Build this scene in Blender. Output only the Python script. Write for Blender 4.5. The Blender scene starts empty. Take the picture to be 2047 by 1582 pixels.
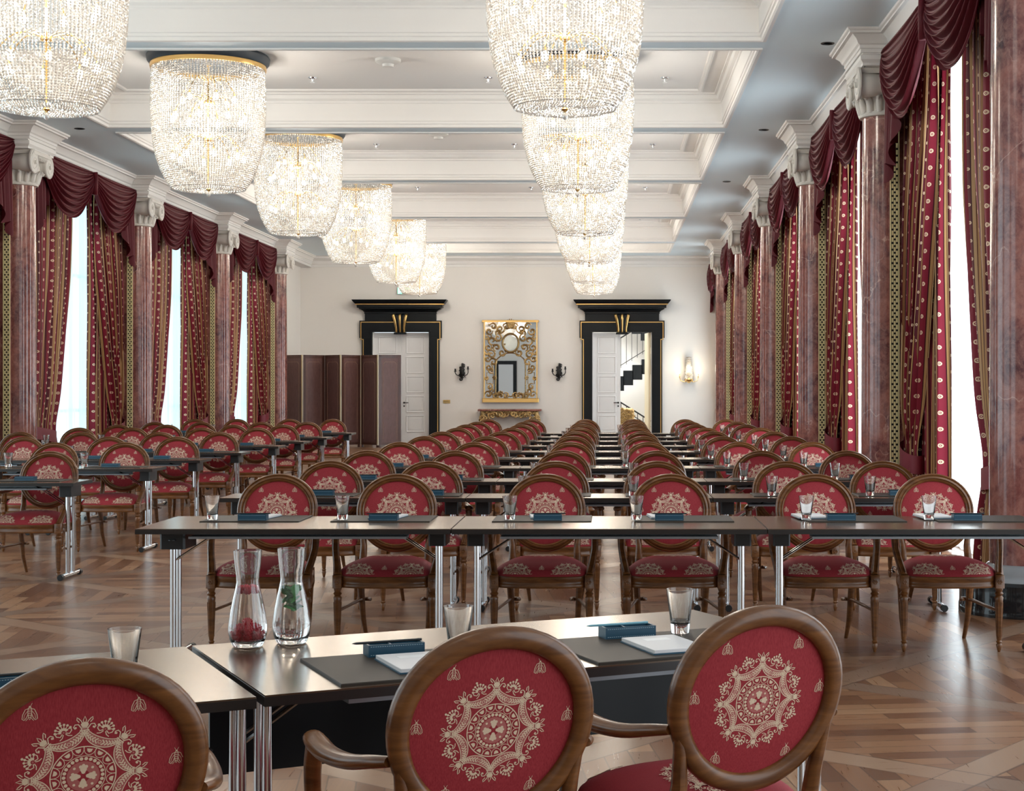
import bpy, math, random
from mathutils import Vector, Matrix
random.seed(7)
C = bpy.context.scene.collection
PI = math.pi
def R(d): return math.radians(d)
# ------------------------------------------------------------------ helpers
class MB:
    def __init__(s): s.v=[]; s.f=[]; s.m=[]; s.uv=None
    def add(s, vs, fs, m=0):
        b=len(s.v); s.v.extend([tuple(p) for p in vs]); s.f.extend([tuple(i+b for i in f) for f in fs]); s.m.extend([m]*len(fs))
    def box(s, x0,x1,y0,y1,z0,z1,m=0,M=None):
        vs=[(x0,y0,z0),(x1,y0,z0),(x1,y1,z0),(x0,y1,z0),(x0,y0,z1),(x1,y0,z1),(x1,y1,z1),(x0,y1,z1)]
        if M: vs=[M@Vector(p) for p in vs]
        s.add(vs,[(0,3,2,1),(4,5,6,7),(0,1,5,4),(1,2,6,5),(2,3,7,6),(3,0,4,7)],m)
    def bbox(s,x0,x1,y0,y1,z0,z1,b,m=0):
        # box with chamfered vertical + top edges
        o=[(x0+b,y0),(x1-b,y0),(x1,y0+b),(x1,y1-b),(x1-b,y1),(x0+b,y1),(x0,y1-b),(x0,y0+b)]
        i=[(x0+b,y0+b),(x1-b,y0+b),(x1-b,y0+b),(x1-b,y1-b),(x1-b,y1-b),(x0+b,y1-b),(x0+b,y1-b),(x0+b,y0+b)]
        vs=[(p[0],p[1],z0) for p in o]+[(p[0],p[1],z1-b) for p in o]+[(p[0],p[1],z1) for p in i]
        fs=[tuple(range(7,-1,-1))]
        for k in range(8):
            n=(k+1)%8
            fs.append((k,n,8+n,8+k)); fs.append((8+k,8+n,16+n,16+k))
        fs.append(tuple(range(16,24)))
        s.add(vs,fs,m)
    def tube(s, pts, r, n=8, closed=False, m=0, flat=None, up=None):
        # flat=(w,h) elliptical section with reference up vector
        P=[Vector(p) for p in pts]; N=len(P)
        rs=r if isinstance(r,(list,tuple)) else [r]*N
        vs=[];ref=None
        for i in range(N):
            if closed: t=(P[(i+1)%N]-P[(i-1)%N])
            else: t=P[min(i+1,N-1)]-P[max(i-1,0)]
            t.normalize()
            if up is not None:
                a=t.cross(Vector(up))
                if a.length<1e-4: a=Vector((1,0,0))
                a.normalize(); b=a.cross(t).normalized()
            else:
                if ref is None:
                    ref=Vector((0,0,1)) if abs(t.z)<.9 else Vector((1,0,0))
                a=(ref-t*ref.dot(t))
                if a.length<1e-6: a=t.orthogonal()
                a.normalize(); ref=a; b=t.cross(a)
            w,h=(rs[i],rs[i]) if flat is None else (rs[i]*flat[0],rs[i]*flat[1])
            for k in range(n):
                A=2*PI*(k+.5)/n
                vs.append(P[i]+a*math.cos(A)*w+b*math.sin(A)*h)
        fs=[]
        for i in range(N if closed else N-1):
            j=(i+1)%N
            for k in range(n):
                l=(k+1)%n; fs.append((i*n+k,i*n+l,j*n+l,j*n+k))
        if not closed: fs.append(tuple(range(n-1,-1,-1))); fs.append(tuple((N-1)*n+k for k in range(n)))
        s.add(vs,fs,m)
    def lathe(s, prof, n=16, c=(0,0,0), m=0, M=None, cap=True):
        vs=[];fs=[]
        for (r,z) in prof:
            for k in range(n):
                A=2*PI*k/n; p=Vector((c[0]+r*math.cos(A),c[1]+r*math.sin(A),c[2]+z))
                vs.append(M@p if M else p)
        for i in range(len(prof)-1):
            for k in range(n):
                l=(k+1)%n; fs.append((i*n+k,i*n+l,(i+1)*n+l,(i+1)*n+k))
        if cap: fs.append(tuple(range(n-1,-1,-1))); fs.append(tuple((len(prof)-1)*n+k for k in range(n)))
        s.add(vs,fs,m)
    def sweep(s, path, prof, closed=False, m=0, side=1):
        # path: XY list, prof: (offset to the left*side, z); mitred
        n=len(path); P=[Vector(p) for p in path]; offs=[]
        for i in range(n):
            d0=(P[i]-P[i-1]) if (closed or i>0) else None
            d1=(P[(i+1)%n]-P[i]) if (closed or i<n-1) else None
            if d0 is None: d0=d1
            if d1 is None: d1=d0
            n0=Vector((-d0.y,d0.x)).normalized()*side; n1=Vector((-d1.y,d1.x)).normalized()*side
            b=(n0+n1); b=b/max(b.dot(n0),.2)*1.0 if b.length>1e-6 else n0
            offs.append(b)
        k=len(prof); vs=[];fs=[]
        for i in range(n):
            for (o,z) in prof: q=P[i]+offs[i]*o; vs.append((q.x,q.y,z))
        for i in range(n if closed else n-1):
            j=(i+1)%n
            for a in range(k-1): fs.append((i*k+a,j*k+a,j*k+a+1,i*k+a+1))
        if not closed: fs.append(tuple(range(k))); fs.append(tuple((n-1)*k+a for a in range(k-1,-1,-1)))
        s.add(vs,fs,m)
    def grid(s, fn, nu, nv, m=0, uv=None, closed_u=False):
        b=len(s.v); vs=[]; fs=[]
        for j in range(nv+1):
            for i in range(nu+1): vs.append(fn(i/nu,j/nv))
        W=nu+1
        for j in range(nv):
            for i in range(nu): fs.append((j*W+i,j*W+i+1,(j+1)*W+i+1,(j+1)*W+i))
        s.add(vs,fs,m)
        if uv:
            if s.uv is None: s.uv={}
            for j in range(nv+1):
                for i in range(nu+1): s.uv[b+j*W+i]=uv(i/nu,j/nv)
    def build(s, name, mats, parent=None, smooth=40, loc=None):
        me=bpy.data.meshes.new(name); me.from_pydata(s.v,[],s.f)
        if not isinstance(mats,(list,tuple)): mats=[mats]
        for m in mats: me.materials.append(m)
        if len(mats)>1: me.polygons.foreach_set('material_index',s.m)
        if s.uv:
            ul=me.uv_layers.new(name='UVMap'); d=ul.data
            for l in me.loops: d[l.index].uv=s.uv.get(l.vertex_index,(0,0))
        if smooth:
            me.polygons.foreach_set('use_smooth',[True]*len(me.polygons))
            if smooth<180: me.set_sharp_from_angle(angle=R(smooth))
        me.update()
        o=bpy.data.objects.new(name,me); C.objects.link(o)
        if parent: o.parent=parent
        if loc: o.location=loc
        return o
def tag(o,label=None,cat=None,group=None,kind=None):
    if label: o['label']=label
    if cat: o['category']=cat
    if group: o['group']=group
    if kind: o['kind']=kind
    return o
def empty(name,loc=(0,0,0),rz=0,label=None,cat=None,group=None,kind=None):
    o=bpy.data.objects.new(name,None); C.objects.link(o); o.location=loc; o.rotation_euler=(0,0,rz); o.empty_display_size=.1
    return tag(o,label,cat,group,kind)
KIDS={}
def kids(o):
    if o.name not in KIDS: KIDS[o.name]=[c for c in bpy.data.objects if c.parent==o]
    return KIDS[o.name]
def dup(o,loc=None,rz=None,label=None,parent=None,group=None):
    c=o.copy(); C.objects.link(c)
    if parent: c.parent=parent
    if loc is not None: c.location=loc
    if rz is not None: c.rotation_euler=(0,0,rz)
    if label: c['label']=label
    if group: c['group']=group
    for k in kids(o): dup(k,parent=c)
    return c
ORD=['front','second','third','fourth','fifth','sixth','seventh','eighth','ninth','tenth']
# ------------------------------------------------------------------ materials
def mat(name,col=(.8,.8,.8),rough=.5,metal=0,**k):
    m=bpy.data.materials.new(name); m.use_nodes=True; b=m.node_tree.nodes['Principled BSDF']
    b.inputs['Base Color'].default_value=(*col,1); b.inputs['Roughness'].default_value=rough; b.inputs['Metallic'].default_value=metal
    for kk,v in k.items(): b.inputs[kk.replace('_',' ')].default_value=v
    m.diffuse_color=(*col,1)
    return m
class NT:
    def __init__(s,m): s.t=m.node_tree; s.b=s.t.nodes['Principled BSDF'] if 'Principled BSDF' in s.t.nodes else None
    def n(s,ty,**k):
        x=s.t.nodes.new(ty)
        for a,v in k.items(): setattr(x,a,v)
        return x
    def l(s,a,b): s.t.links.new(a,b)
    def math(s,op,a,b=None,c=None):
        x=s.n('ShaderNodeMath',operation=op)
        for i,v in enumerate((a,b,c)):
            if v is None: continue
            if isinstance(v,(int,float)): x.inputs[i].default_value=v
            else: s.l(v,x.inputs[i])
        return x.outputs[0]
    def ramp(s,fac,stops):
        x=s.n('ShaderNodeValToRGB'); e=x.color_ramp.elements
        while len(e)<len(stops): e.new(.5)
        for q,(p,c) in zip(e,stops): q.position=p; q.color=(*c,1)
        s.l(fac,x.inputs[0]); return x.outputs[0]
    def mix(s,fac,a,b):
        x=s.n('ShaderNodeMix',data_type='RGBA')
        for i,v in ((0,fac),(6,a),(7,b)):
            if isinstance(v,(int,float)): x.inputs[i].default_value=v
            elif isinstance(v,tuple): x.inputs[i].default_value=(*v,1)
            else: s.l(v,x.inputs[i])
        return x.outputs[2]
    def noise(s,scale,detail=4,vec=None,rough=.55,dist=0):
        x=s.n('ShaderNodeTexNoise'); x.inputs['Scale'].default_value=scale; x.inputs['Detail'].default_value=detail; x.inputs['Roughness'].default_value=rough; x.inputs['Distortion'].default_value=dist
        if vec: s.l(vec,x.inputs['Vector'])
        return x.outputs[0]
    def mapping(s,vec,scale=(1,1,1),rot=(0,0,0)):
        x=s.n('ShaderNodeMapping'); x.inputs['Scale'].default_value=scale; x.inputs['Rotation'].default_value=rot; s.l(vec,x.inputs['Vector']); return x.outputs[0]
    def coord(s,w='Object'): return s.n('ShaderNodeTexCoord').outputs[w]
    def bump(s,h,strength=.2,dist=.01):
        x=s.n('ShaderNodeBump'); x.inputs['Strength'].default_value=strength; x.inputs['Distance'].default_value=dist; s.l(h,x.inputs['Height']); s.l(x.outputs[0],s.b.inputs['Normal'])
def wood(name,c1,c2,rough=.28,scale=(3,3,14),coat=.12):
    m=mat(name,c1,rough,Coat_Weight=coat,Coat_Roughness=.12); t=NT(m)
    v=t.mapping(t.coord(),scale); f=t.noise(3.0,6,v,.6,1.2)
    t.l(t.ramp(f,[(.3,c1),(.7,c2)]),t.b.inputs['Base Color']); return m
WALNUT=wood('walnut_wood',(.095,.032,.009),(.235,.092,.026),.3,(2,2,9))
WALNUT_L=wood('walnut_wood_lit',(.17,.068,.025),(.34,.155,.06),.27,(2,2,9))
DARKWOOD=wood('dark_screen_wood',(.055,.018,.012),(.10,.038,.026),.3,(6,6,.8),.2)
SCREENPAN=wood('screen_leather',(.11,.05,.045),(.16,.08,.072),.42,(8,8,2),.1)
def fabric():
    m=mat('red_damask',(.36,.024,.036),.7,Sheen_Weight=.04,Sheen_Roughness=.4,Specular_IOR_Level=.2); t=NT(m)
    v=t.mapping(t.coord(),(600,600,12)); f=t.noise(1.0,2,v)
    t.l(t.ramp(f,[(.3,(.28,.022,.032)),(.7,(.39,.044,.055))]),t.b.inputs['Base Color']); return m
FABRIC=fabric()
CREAM=mat('cream_thread',(.80,.62,.45),.6); PINK=mat('pink_thread',(.46,.13,.12),.6)
CHROME=mat('chrome',(.78,.80,.83),.13,1); BLACKP=mat('black_plastic',(.012,.013,.015),.4); GREYM=mat('grey_sheet_metal',(.34,.38,.42),.35,.3)
def tabletop():
    m=mat('dark_oak_laminate',(.035,.024,.020),.26,IOR=1.55,Coat_Weight=.7,Coat_Roughness=.2); t=NT(m); t.b.inputs['Specular Tint'].default_value=(1,.86,.70,1); t.b.inputs['Coat Tint'].default_value=(1,.92,.82,1)
    v=t.mapping(t.coord(),(2,22,22)); f=t.noise(4,5,v)
    t.l(t.ramp(f,[(.3,(.050,.030,.020)),(.7,(.095,.058,.038))]),t.b.inputs['Base Color']); return m
TOP=tabletop(); EDGE=mat('black_table_edge',(.016,.012,.011),.35); PANEL=mat('navy_modesty_panel',(.006,.009,.013),.3,Specular_IOR_Level=.3)
PALEGOLD=mat('pale_gilt',(.85,.76,.42),.45,.1); GOLD=mat('gilt',(.80,.53,.20),.3,1); BRASS=mat('brass',(.85,.60,.25),.2,1)
ANTIQ=mat('antique_gilt',(.32,.20,.085),.36,.85); t=NT(ANTIQ); f=t.noise(60,3); t.l(t.ramp(f,[(.35,(.07,.035,.018)),(.6,(.62,.42,.18))]),t.b.inputs['Base Color'])
BLACKW=mat('black_lacquer',(.004,.006,.008),.35,Specular_IOR_Level=.25); WHITEP=mat('white_paint',(.78,.78,.78),.4); IRON=mat('black_iron',(.02,.018,.018),.4,.6)
def plaster(name,c,amt=.03):
    m=mat(name,c,.6); t=NT(m); f=t.noise(1.3,5); c2=tuple(x*(1-amt*2) for x in c)
    t.l(t.ramp(f,[(.3,c2),(.7,c)]),t.b.inputs['Base Color']); return m
WALL=plaster('cream_wall_paint',(.82,.785,.74)); CEILW=plaster('cream_coffer_paint',(.85,.835,.81)); CEILB=plaster('pale_blue_ceiling_paint',(.78,.90,.96)); STUCCO=plaster('white_stucco',(.80,.785,.76),.04)
CAPM=plaster('aged_white_capital',(.74,.71,.66),.06)
def marble():
    m=mat('red_scagliola_marble',(.2,.06,.05),.16,Coat_Weight=.35,Coat_Roughness=.08); t=NT(m)
    co=t.n('ShaderNodeTexCoord').outputs['Object']
    oi=t.n('ShaderNodeObjectInfo'); ad=t.n('ShaderNodeVectorMath',operation='ADD'); t.l(co,ad.inputs[0]); 
    cb=t.n('ShaderNodeCombineXYZ'); t.l(t.math('MULTIPLY',oi.outputs['Random'],37.0),cb.inputs[2]); t.l(cb.outputs[0],ad.inputs[1])
    v=t.mapping(ad.outputs[0],(1,1,.8)); a=t.noise(2.2,10,v,.68,.9); g=t.noise(14,8,v,.75,.4)
    base=t.ramp(a,[(.30,(.045,.013,.020)),(.44,(.14,.040,.040)),(.56,(.28,.100,.080)),(.70,(.10,.034,.046))])
    sp=t.ramp(g,[(.42,(0,0,0)),(.66,(.6,.6,.6))]); c=t.mix(sp,base,(.42,.20,.16))
    vo=t.n('ShaderNodeTexVoronoi',feature='DISTANCE_TO_EDGE'); vo.inputs['Scale'].default_value=1.5
    w=t.n('ShaderNodeTexNoise'); w.inputs['Scale'].default_value=2.5; w.inputs['Detail'].default_value=8; t.l(v,w.inputs['Vector'])
    mx=t.n('ShaderNodeVectorMath',operation='MULTIPLY_ADD'); t.l(w.outputs['Color'],mx.inputs[0]); mx.inputs[1].default_value=(.9,.9,.9); t.l(v,mx.inputs[2]); t.l(mx.outputs[0],vo.inputs['Vector'])
    ve=t.ramp(vo.outputs['Distance'],[(0,(.75,.75,.75)),(.013,(0,0,0))]); vm=t.math('MULTIPLY',ve,t.ramp(t.noise(3,3,v),[(.45,(0,0,0)),(.6,(1,1,1))]))
    t.l(t.mix(vm,c,(.60,.36,.29)),t.b.inputs['Base Color']); return m
MARBLE=marble(); BLACKSTONE=mat('black_polished_stone',(.012,.012,.013),.08); STONE_REFLECT=mat('black_stone_painted_reflection',(.24,.25,.26),.1)  # base ring grey: reflection on the black stone, painted into its colour
def floorm():
    m=mat('oak_parquet',(.3,.17,.1),.3,Coat_Weight=.15,Coat_Roughness=.2); t=NT(m)
    S=1.35; rot=R(38)
    sep=t.n('ShaderNodeSeparateXYZ'); t.l(t.mapping(t.coord(),(1/S,1/S,1),(0,0,rot)),sep.inputs[0]); x,y=sep.outputs[0],sep.outputs[1]
    fx=t.math('FRACT',x); fy=t.math('FRACT',y); cx=t.math('FLOOR',x); cy=t.math('FLOOR',y)
    bw=.13
    def inb(f): return t.math('MAXIMUM',t.math('LESS_THAN',f,bw),t.math('GREATER_THAN',f,1-.0))
    bx=t.math('LESS_THAN',fx,bw); by=t.math('LESS_THAN',fy,bw); band=t.math('MAXIMUM',bx,by)
    # inner chevrons at 45 degrees alternating by cell quadrant
    d1=t.math('ADD',fx,fy); d2=t.math('SUBTRACT',fx,fy)
    par=t.math('MODULO',t.math('ABSOLUTE',t.math('ADD',cx,cy)),2.0)
    a=t.mix(par,d1,d2); b2=t.mix(par,d2,d1)
    pl=t.math('MULTIPLY',a,9.0); pid=t.math('FLOOR',pl); pf=t.math('FRACT',pl)
    sh=t.math('MULTIPLY',t.math('MODULO',t.math('ABSOLUTE',pid),2.0),.5); el=t.math('ADD',t.math('MULTIPLY',b2,1.7),sh); eid=t.math('FLOOR',el); ef=t.math('FRACT',el)
    # band planks
    bid=t.math('ADD',t.math('MULTIPLY',bx,3.3),7.1)
    wn=t.n('ShaderNodeTexWhiteNoise',noise_dimensions='4D'); cb=t.n('ShaderNodeCombineXYZ')
    idx=t.mix(band,pid,bid); t.l(idx,cb.inputs[0]); t.l(t.mix(band,eid,t.math('ADD',bx,2.0)),cb.inputs[1]); t.l(t.math('ADD',cx,t.math('MULTIPLY',cy,17.3)),cb.inputs[2]); t.l(cb.outputs[0],wn.inputs['Vector']); wn.inputs['W'].default_value=1.3
    v1=t.mapping(t.coord(),(2,40,1),(0,0,rot+R(45))); v2=t.mapping(t.coord(),(40,2,1),(0,0,rot+R(45))); gr=t.mix(par,t.noise(2,5,v2),t.noise(2,5,v1))
    tone=t.math('ADD',t.math('MULTIPLY',wn.outputs[0],.62),t.math('MULTIPLY',gr,.38))
    col=t.ramp(tone,[(.1,(.105,.042,.019)),(.4,(.195,.086,.040)),(.65,(.29,.142,.070)),(.92,(.43,.25,.14))])
    col=t.mix(t.math('MULTIPLY',band,.35),col,(.36,.27,.20))
    def edge(f,w): return t.math('MAXIMUM',t.math('LESS_THAN',f,w),t.math('GREATER_THAN',f,1-w))
    gap=t.math('MULTIPLY',t.math('SUBTRACT',1.0,band),t.math('MAXIMUM',edge(pf,.03),edge(ef,.006)))
    gb=t.math('MAXIMUM',t.math('LESS_THAN',t.math('ABSOLUTE',t.math('SUBTRACT',fx,bw)),.004),t.math('LESS_THAN',t.math('ABSOLUTE',t.math('SUBTRACT',fy,bw)),.004))
    gb=t.math('MAXIMUM',gb,t.math('MAXIMUM',t.math('LESS_THAN',fx,.004),t.math('LESS_THAN',fy,.004)))
    g=t.math('MAXIMUM',gap,gb)
    t.l(t.mix(t.math('MULTIPLY',g,.65),col,(.06,.03,.018)),t.b.inputs['Base Color'])
    t.l(t.math('ADD',t.math('MULTIPLY',gr,.16),.22),t.b.inputs['Roughness'])
    t.bump(t.math('SUBTRACT',t.noise(9,3),t.math('MULTIPLY',g,.6)),.12,.01)
    return m
FLOOR=floorm()
def stripem():
    m=mat('striped_dotted_silk',(.3,.03,.04),.5,Specular_IOR_Level=.25); t=NT(m)
    sep=t.n('ShaderNodeSeparateXYZ'); t.l(t.coord('UV'),sep.inputs[0]); u,v=sep.outputs[0],sep.outputs[1]
    p=.21; f=t.math('FRACT',t.math('DIVIDE',u,p))
    r=t.n('ShaderNodeValToRGB'); r.color_ramp.interpolation='CONSTANT'; e=r.color_ramp.elements
    st=[(0,(.21,.012,.028)),(.36,(.045,.003,.007)),(.40,(.42,.235,.095)),(.50,(.13,.04,.018)),(.53,(.48,.30,.15)),(.62,(.045,.003,.007)),(.66,(.10,.007,.015)),(.80,(.30,.14,.06)),(.92,(.08,.005,.011))]
    while len(e)<len(st): e.new(.5)
    for q,(a,c) in zip(e,st): q.position=a; q.color=(*c,1)
    t.l(f,r.inputs[0])
    def dots(cu,off,dz,rad):
        du=t.math('MULTIPLY',t.math('SUBTRACT',f,cu),p); fz=t.math('SUBTRACT',t.math('FRACT',t.math('ADD',t.math('DIVIDE',v,dz),off)),.5); dv=t.math('MULTIPLY',fz,dz)
        d=t.math('SQRT',t.math('ADD',t.math('MULTIPLY',du,du),t.math('MULTIPLY',dv,dv)))
        return t.math('MULTIPLY',t.math('LESS_THAN',d,rad),t.math('GREATER_THAN',t.math('ABSOLUTE',t.math('SUBTRACT',d,rad*.38)),rad*.13))
    dd=t.math('MAXIMUM',dots(.18,0.,.145,.019),dots(.73,.5,.145,.013))
    t.l(t.mix(dd,r.outputs[0],(.80,.60,.42)),t.b.inputs['Base Color'])
    return m
STRIPE=stripem()
VELVET=mat('burgundy_velvet',(.088,.004,.010),.6,Sheen_Weight=.02,Sheen_Roughness=.3,Specular_IOR_Level=.25); VELVET.node_tree.nodes['Principled BSDF'].inputs['Sheen Tint'].default_value=(.8,.25,.3,1)
SASH=mat('crimson_tieback',(.17,.010,.024),.5)
def sheer(name,tint):
    m=bpy.data.materials.new(name); m.use_nodes=True; t=m.node_tree; t.nodes.clear(); o=t.nodes.new('ShaderNodeOutputMaterial')
    tr=t.nodes.new('ShaderNodeBsdfTransparent'); tl=t.nodes.new('ShaderNodeBsdfTranslucent'); df=t.nodes.new('ShaderNodeBsdfDiffuse')
    tr.inputs[0].default_value=(*tint,1); tl.inputs[0].default_value=(*tint,1); df.inputs[0].default_value=(.85,.9,.9,1)
    a=t.nodes.new('ShaderNodeMixShader'); b=t.nodes.new('ShaderNodeMixShader'); a.inputs[0].default_value=.25; b.inputs[0].default_value=.62
    t.links.new(tl.outputs[0],a.inputs[1]); t.links.new(df.outputs[0],a.inputs[2]); t.links.new(tr.outputs[0],b.inputs[1]); t.links.new(a.outputs[0],b.inputs[2]); t.links.new(b.outputs[0],o.inputs[0]); return m
SHEER=sheer('sheer_white_voile',(.93,.97,.98)); SHEERL=sheer('sheer_pale_aqua_voile',(.86,.96,.97))
def crystal():
    m=bpy.data.materials.new('crystal'); m.use_nodes=True; t=m.node_tree; t.nodes.clear(); o=t.nodes.new('ShaderNodeOutputMaterial')
    tl=t.nodes.new('ShaderNodeBsdfTranslucent'); df=t.nodes.new('ShaderNodeBsdfDiffuse'); gl=t.nodes.new('ShaderNodeBsdfGlossy'); gl.inputs['Roughness'].default_value=.12
    tl.inputs[0].default_value=(1,.97,.93,1); df.inputs[0].default_value=(.85,.83,.80,1); gl.inputs[0].default_value=(1,.98,.96,1)
    a=t.nodes.new('ShaderNodeMixShader'); b=t.nodes.new('ShaderNodeMixShader'); a.inputs[0].default_value=.35; b.inputs[0].default_value=.4
    t.links.new(tl.outputs[0],a.inputs[1]); t.links.new(df.outputs[0],a.inputs[2]); t.links.new(a.outputs[0],b.inputs[1]); t.links.new(gl.outputs[0],b.inputs[2]); t.links.new(b.outputs[0],o.inputs[0]); return m
CRYSTAL=crystal()
GLASS=mat('clear_glass',(1,1,1),.0,0,IOR=1.47,Transmission_Weight=1.0); WATER=mat('still_water',(1,1,1),0,0,IOR=1.33,Transmission_Weight=1.0)
PANE=mat('window_pane_glass',(1,1,1),.0,0,IOR=1.02,Transmission_Weight=1.0)
def emis(name,c,s,sample=False):
    m=bpy.data.materials.new(name); m.use_nodes=True; t=m.node_tree; t.nodes.clear(); o=t.nodes.new('ShaderNodeOutputMaterial'); e=t.nodes.new('ShaderNodeEmission'); e.inputs[0].default_value=(*c,1); e.inputs[1].default_value=s
    t.links.new(e.outputs[0],o.inputs[0])
    if not sample: m.cycles.emission_sampling='NONE'
    return m
BULB=emis('lit_bulb',(1,.82,.58),14); 
LEATHER=mat('dark_brown_leather',(.040,.030,.022),.55,Specular_IOR_Level=.35); BLUEL=mat('blue_leather',(.018,.075,.125),.38); STITCH=mat('pale_stitching',(.45,.6,.68),.6)
PAPER=mat('white_paper',(.80,.78,.78),.5); PENCILK=mat('black_pencil',(.02,.022,.025),.3); PENCILB=mat('pale_blue_pencil',(.20,.45,.55),.3)
BERRY=mat('raspberry_flesh',(.75,.02,.045),.3,Subsurface_Weight=.1); MINT=mat('mint_leaf',(.06,.34,.06),.4)
MIRRORG=mat('mirror_silver',(.9,.9,.9),.01,1)
DETECT=mat('white_plastic',(.7,.7,.68),.4)
# ------------------------------------------------------------------ dimensions (metres; camera at the origin, looking +Y)
CAM=1.457; F=3177.0; VX,VY=1218.0,775.0
ZC=4.88; ZT=5.30; XR=2.72; XM=-2.53; XBACK=41.5
def mx(x): return 2*XM-x
COL=[10.36,15.65,20.9,26.2,31.6,37.2]
# ------------------------------------------------------------------ setting
b=MB(); b.box(-8.6,3.6,-3,41.9,-.1,0); tag(b.build('floor',FLOOR,smooth=0),kind='structure')
coff=[(.3,4.85),(5.3,10.2),(10.62,15.62),(16.05,20.81),(21.3,26.06),(26.55,31.7),(32.15,37.1),(37.6,40.1)]
b=MB(); cx0,cx1=-6.56,1.5
b.box(-8.6,cx0,-3,41.9,ZC,ZC+.08,0); b.box(cx1,3.6,-3,41.9,ZC,ZC+.08,0)
ys=[-3]+[q for c in coff for q in c]+[41.9]
for i in range(0,len(ys),2): b.box(cx0,cx1,ys[i],ys[i+1],ZC,ZC+.08,0)
for (y0,y1) in coff:
    path=[(cx0,y0),(cx1,y0),(cx1,y1),(cx0,y1)]
    prof=[(-.045,4.879),(-.045,4.862),(-.01,4.858),(.008,4.866),(.008,4.90),(.022,4.91),(.022,4.935),(.034,4.945),(.034,5.17),(.05,5.18),(.05,5.20),(.085,5.225),(.10,5.27),(.13,5.28),(.13,5.302)]
    prof=[(-o if 0 else o,z) for o,z in prof]
    b.sweep(path,prof,True,1,1)
    ins=.30; p2=[(cx0+ins,y0+ins),(cx1-ins,y0+ins),(cx1-ins,y1-ins),(cx0+ins,y1-ins)]
    b.sweep(p2,[(0,5.30),(0,5.275),(.02,5.27),(.05,5.28),(.06,5.30)],True,1,1)
b.box(-8.6,3.6,-3,41.9,ZT,ZT+.1,1)
tag(b.build('ceiling',[CEILB,CEILW],smooth=0),kind='structure')
# back wall with two door openings
D1=(-6.18,-4.70,2.92); D2=(-.444,1.11,2.92)
def wallboxes(b,x0,x1,y0,y1,z1,ops,m=0):
    x=x0
    for (a,c,h) in ops: b.box(x,a,y0,y1,0,z1,m); b.box(a,c,y0,y1,h,z1,m); x=c
    b.box(x,x1,y0,y1,0,z1,m)
b=MB(); wallboxes(b,-8.6,3.6,XBACK,XBACK+.3,ZT,[D1,D2]); tag(b.build('wall_back',WALL,smooth=0),kind='structure')
b=MB(); wallboxes(b,-8.6,3.6,-3.3,-3.0,ZT,[]); b.box(-6.2,-5.0,-3.0,-2.95,0,2.9,1); b.box(-5.98,-5.2,-2.96,-2.93,0,2.7,2); tag(b.build('wall_front',[WALL,BLACKW,WHITEP],smooth=0),kind='structure')
def window_ds():
    out=[]
    ks=[COL[0]-10.6,COL[0]-5.3]+COL
    for i in range(len(ks)-1): out.append((ks[i]+.55,ks[i+1]-.55))
    return out
WIN=window_ds()
def side_wall(name,s,extra):
    b=MB(); X=lambda v: v if s>0 else mx(v)
    def bx(a,c,y0,y1,z0,z1,m=0):
        x0,x1=sorted((X(a),X(c))); b.box(x0,x1,y0,y1,z0,z1,m)
    y=-3.0
    ws=WIN+extra
    for (a,c) in ws: bx(3.0,3.5,y,a,0,ZT,0); bx(3.0,3.5,a,c,4.5,ZT,0); y=c
    bx(3.0,3.5,y,XBACK,0,ZT,0)
    tag(b.build(name,WALL,smooth=0),kind='structure')
side_wall('wall_right',1,[(37.75,41.0)])
side_wall('wall_left',-1,[])
# window frames (casement with panes) behind the voile
def window(i,a,c,s):
    X=3.28 if s>0 else mx(3.28); b=MB(); w=.05
    n=4
    for k in range(n+1):
        y=a+(c-a)*k/n; b.box(X-.03,X+.03,y-w/2,y+w/2,0,4.5)
    for z in (.03,1.1,3.2,4.47): b.box(X-.025,X+.025,a,c,z-w/2,z+w/2)
    o=tag(b.build('window_%d'%i,WHITEP,smooth=0),kind='structure')
    g=MB(); g.box(X-.004,X+.004,a,c,0,4.5); g.build('window_glass',PANE,o,smooth=0)
i=1
for (a,c) in WIN[2:]+[(37.75,41.0)]: window(i,a,c,1); i+=1
for (a,c) in WIN[3:]: window(i,a,c,-1); i+=1
# cornices
def cornice(name,s):
    X=lambda v: v if s>0 else mx(v)
    path=[(X(XR),-3.0)]
    for d in [COL[0]-5.3]+COL:
        path+=[(X(XR),d-.42),(X(2.43),d-.42),(X(2.43),d+.52),(X(XR),d+.52)]
    path.append((X(XR),XBACK))
    prof=[(0,4.665),(.025,4.665),(.025,4.70),(.035,4.705),(.035,4.735),(.055,4.75),(.075,4.79),(.115,4.825),(.145,4.83),(.145,4.85),(.165,4.86),(.17,4.88)]
    b=MB(); b.sweep(path,prof,False,0,1 if s>0 else -1)
    # backing pelmet and entablature blocks
    x0,x1=sorted((X(XR),X(3.02))); b.box(x0,x1,-3,XBACK,4.60,4.879)
    for d in [COL[0]-5.3]+COL:
        x0,x1=sorted((X(2.43),X(XR+.01))); b.box(x0,x1,d-.42,d+.52,4.60,4.879)
        b.sweep([(X(XR),d-.40),(X(2.45),d-.40),(X(2.45),d+.50),(X(XR),d+.50)],[(0,4.545),(.02,4.545),(.02,4.57),(.045,4.60),(.045,4.64),(.0,4.665)],False,0,1 if s>0 else -1)
        x0,x1=sorted((X(2.46),X(XR+.01))); b.box(x0,x1,d-.39,d+.49,4.545,4.61)
    tag(b.build(name,STUCCO,smooth=25),kind='structure')
cornice('trim_1',1); cornice('trim_2',-1)
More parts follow.
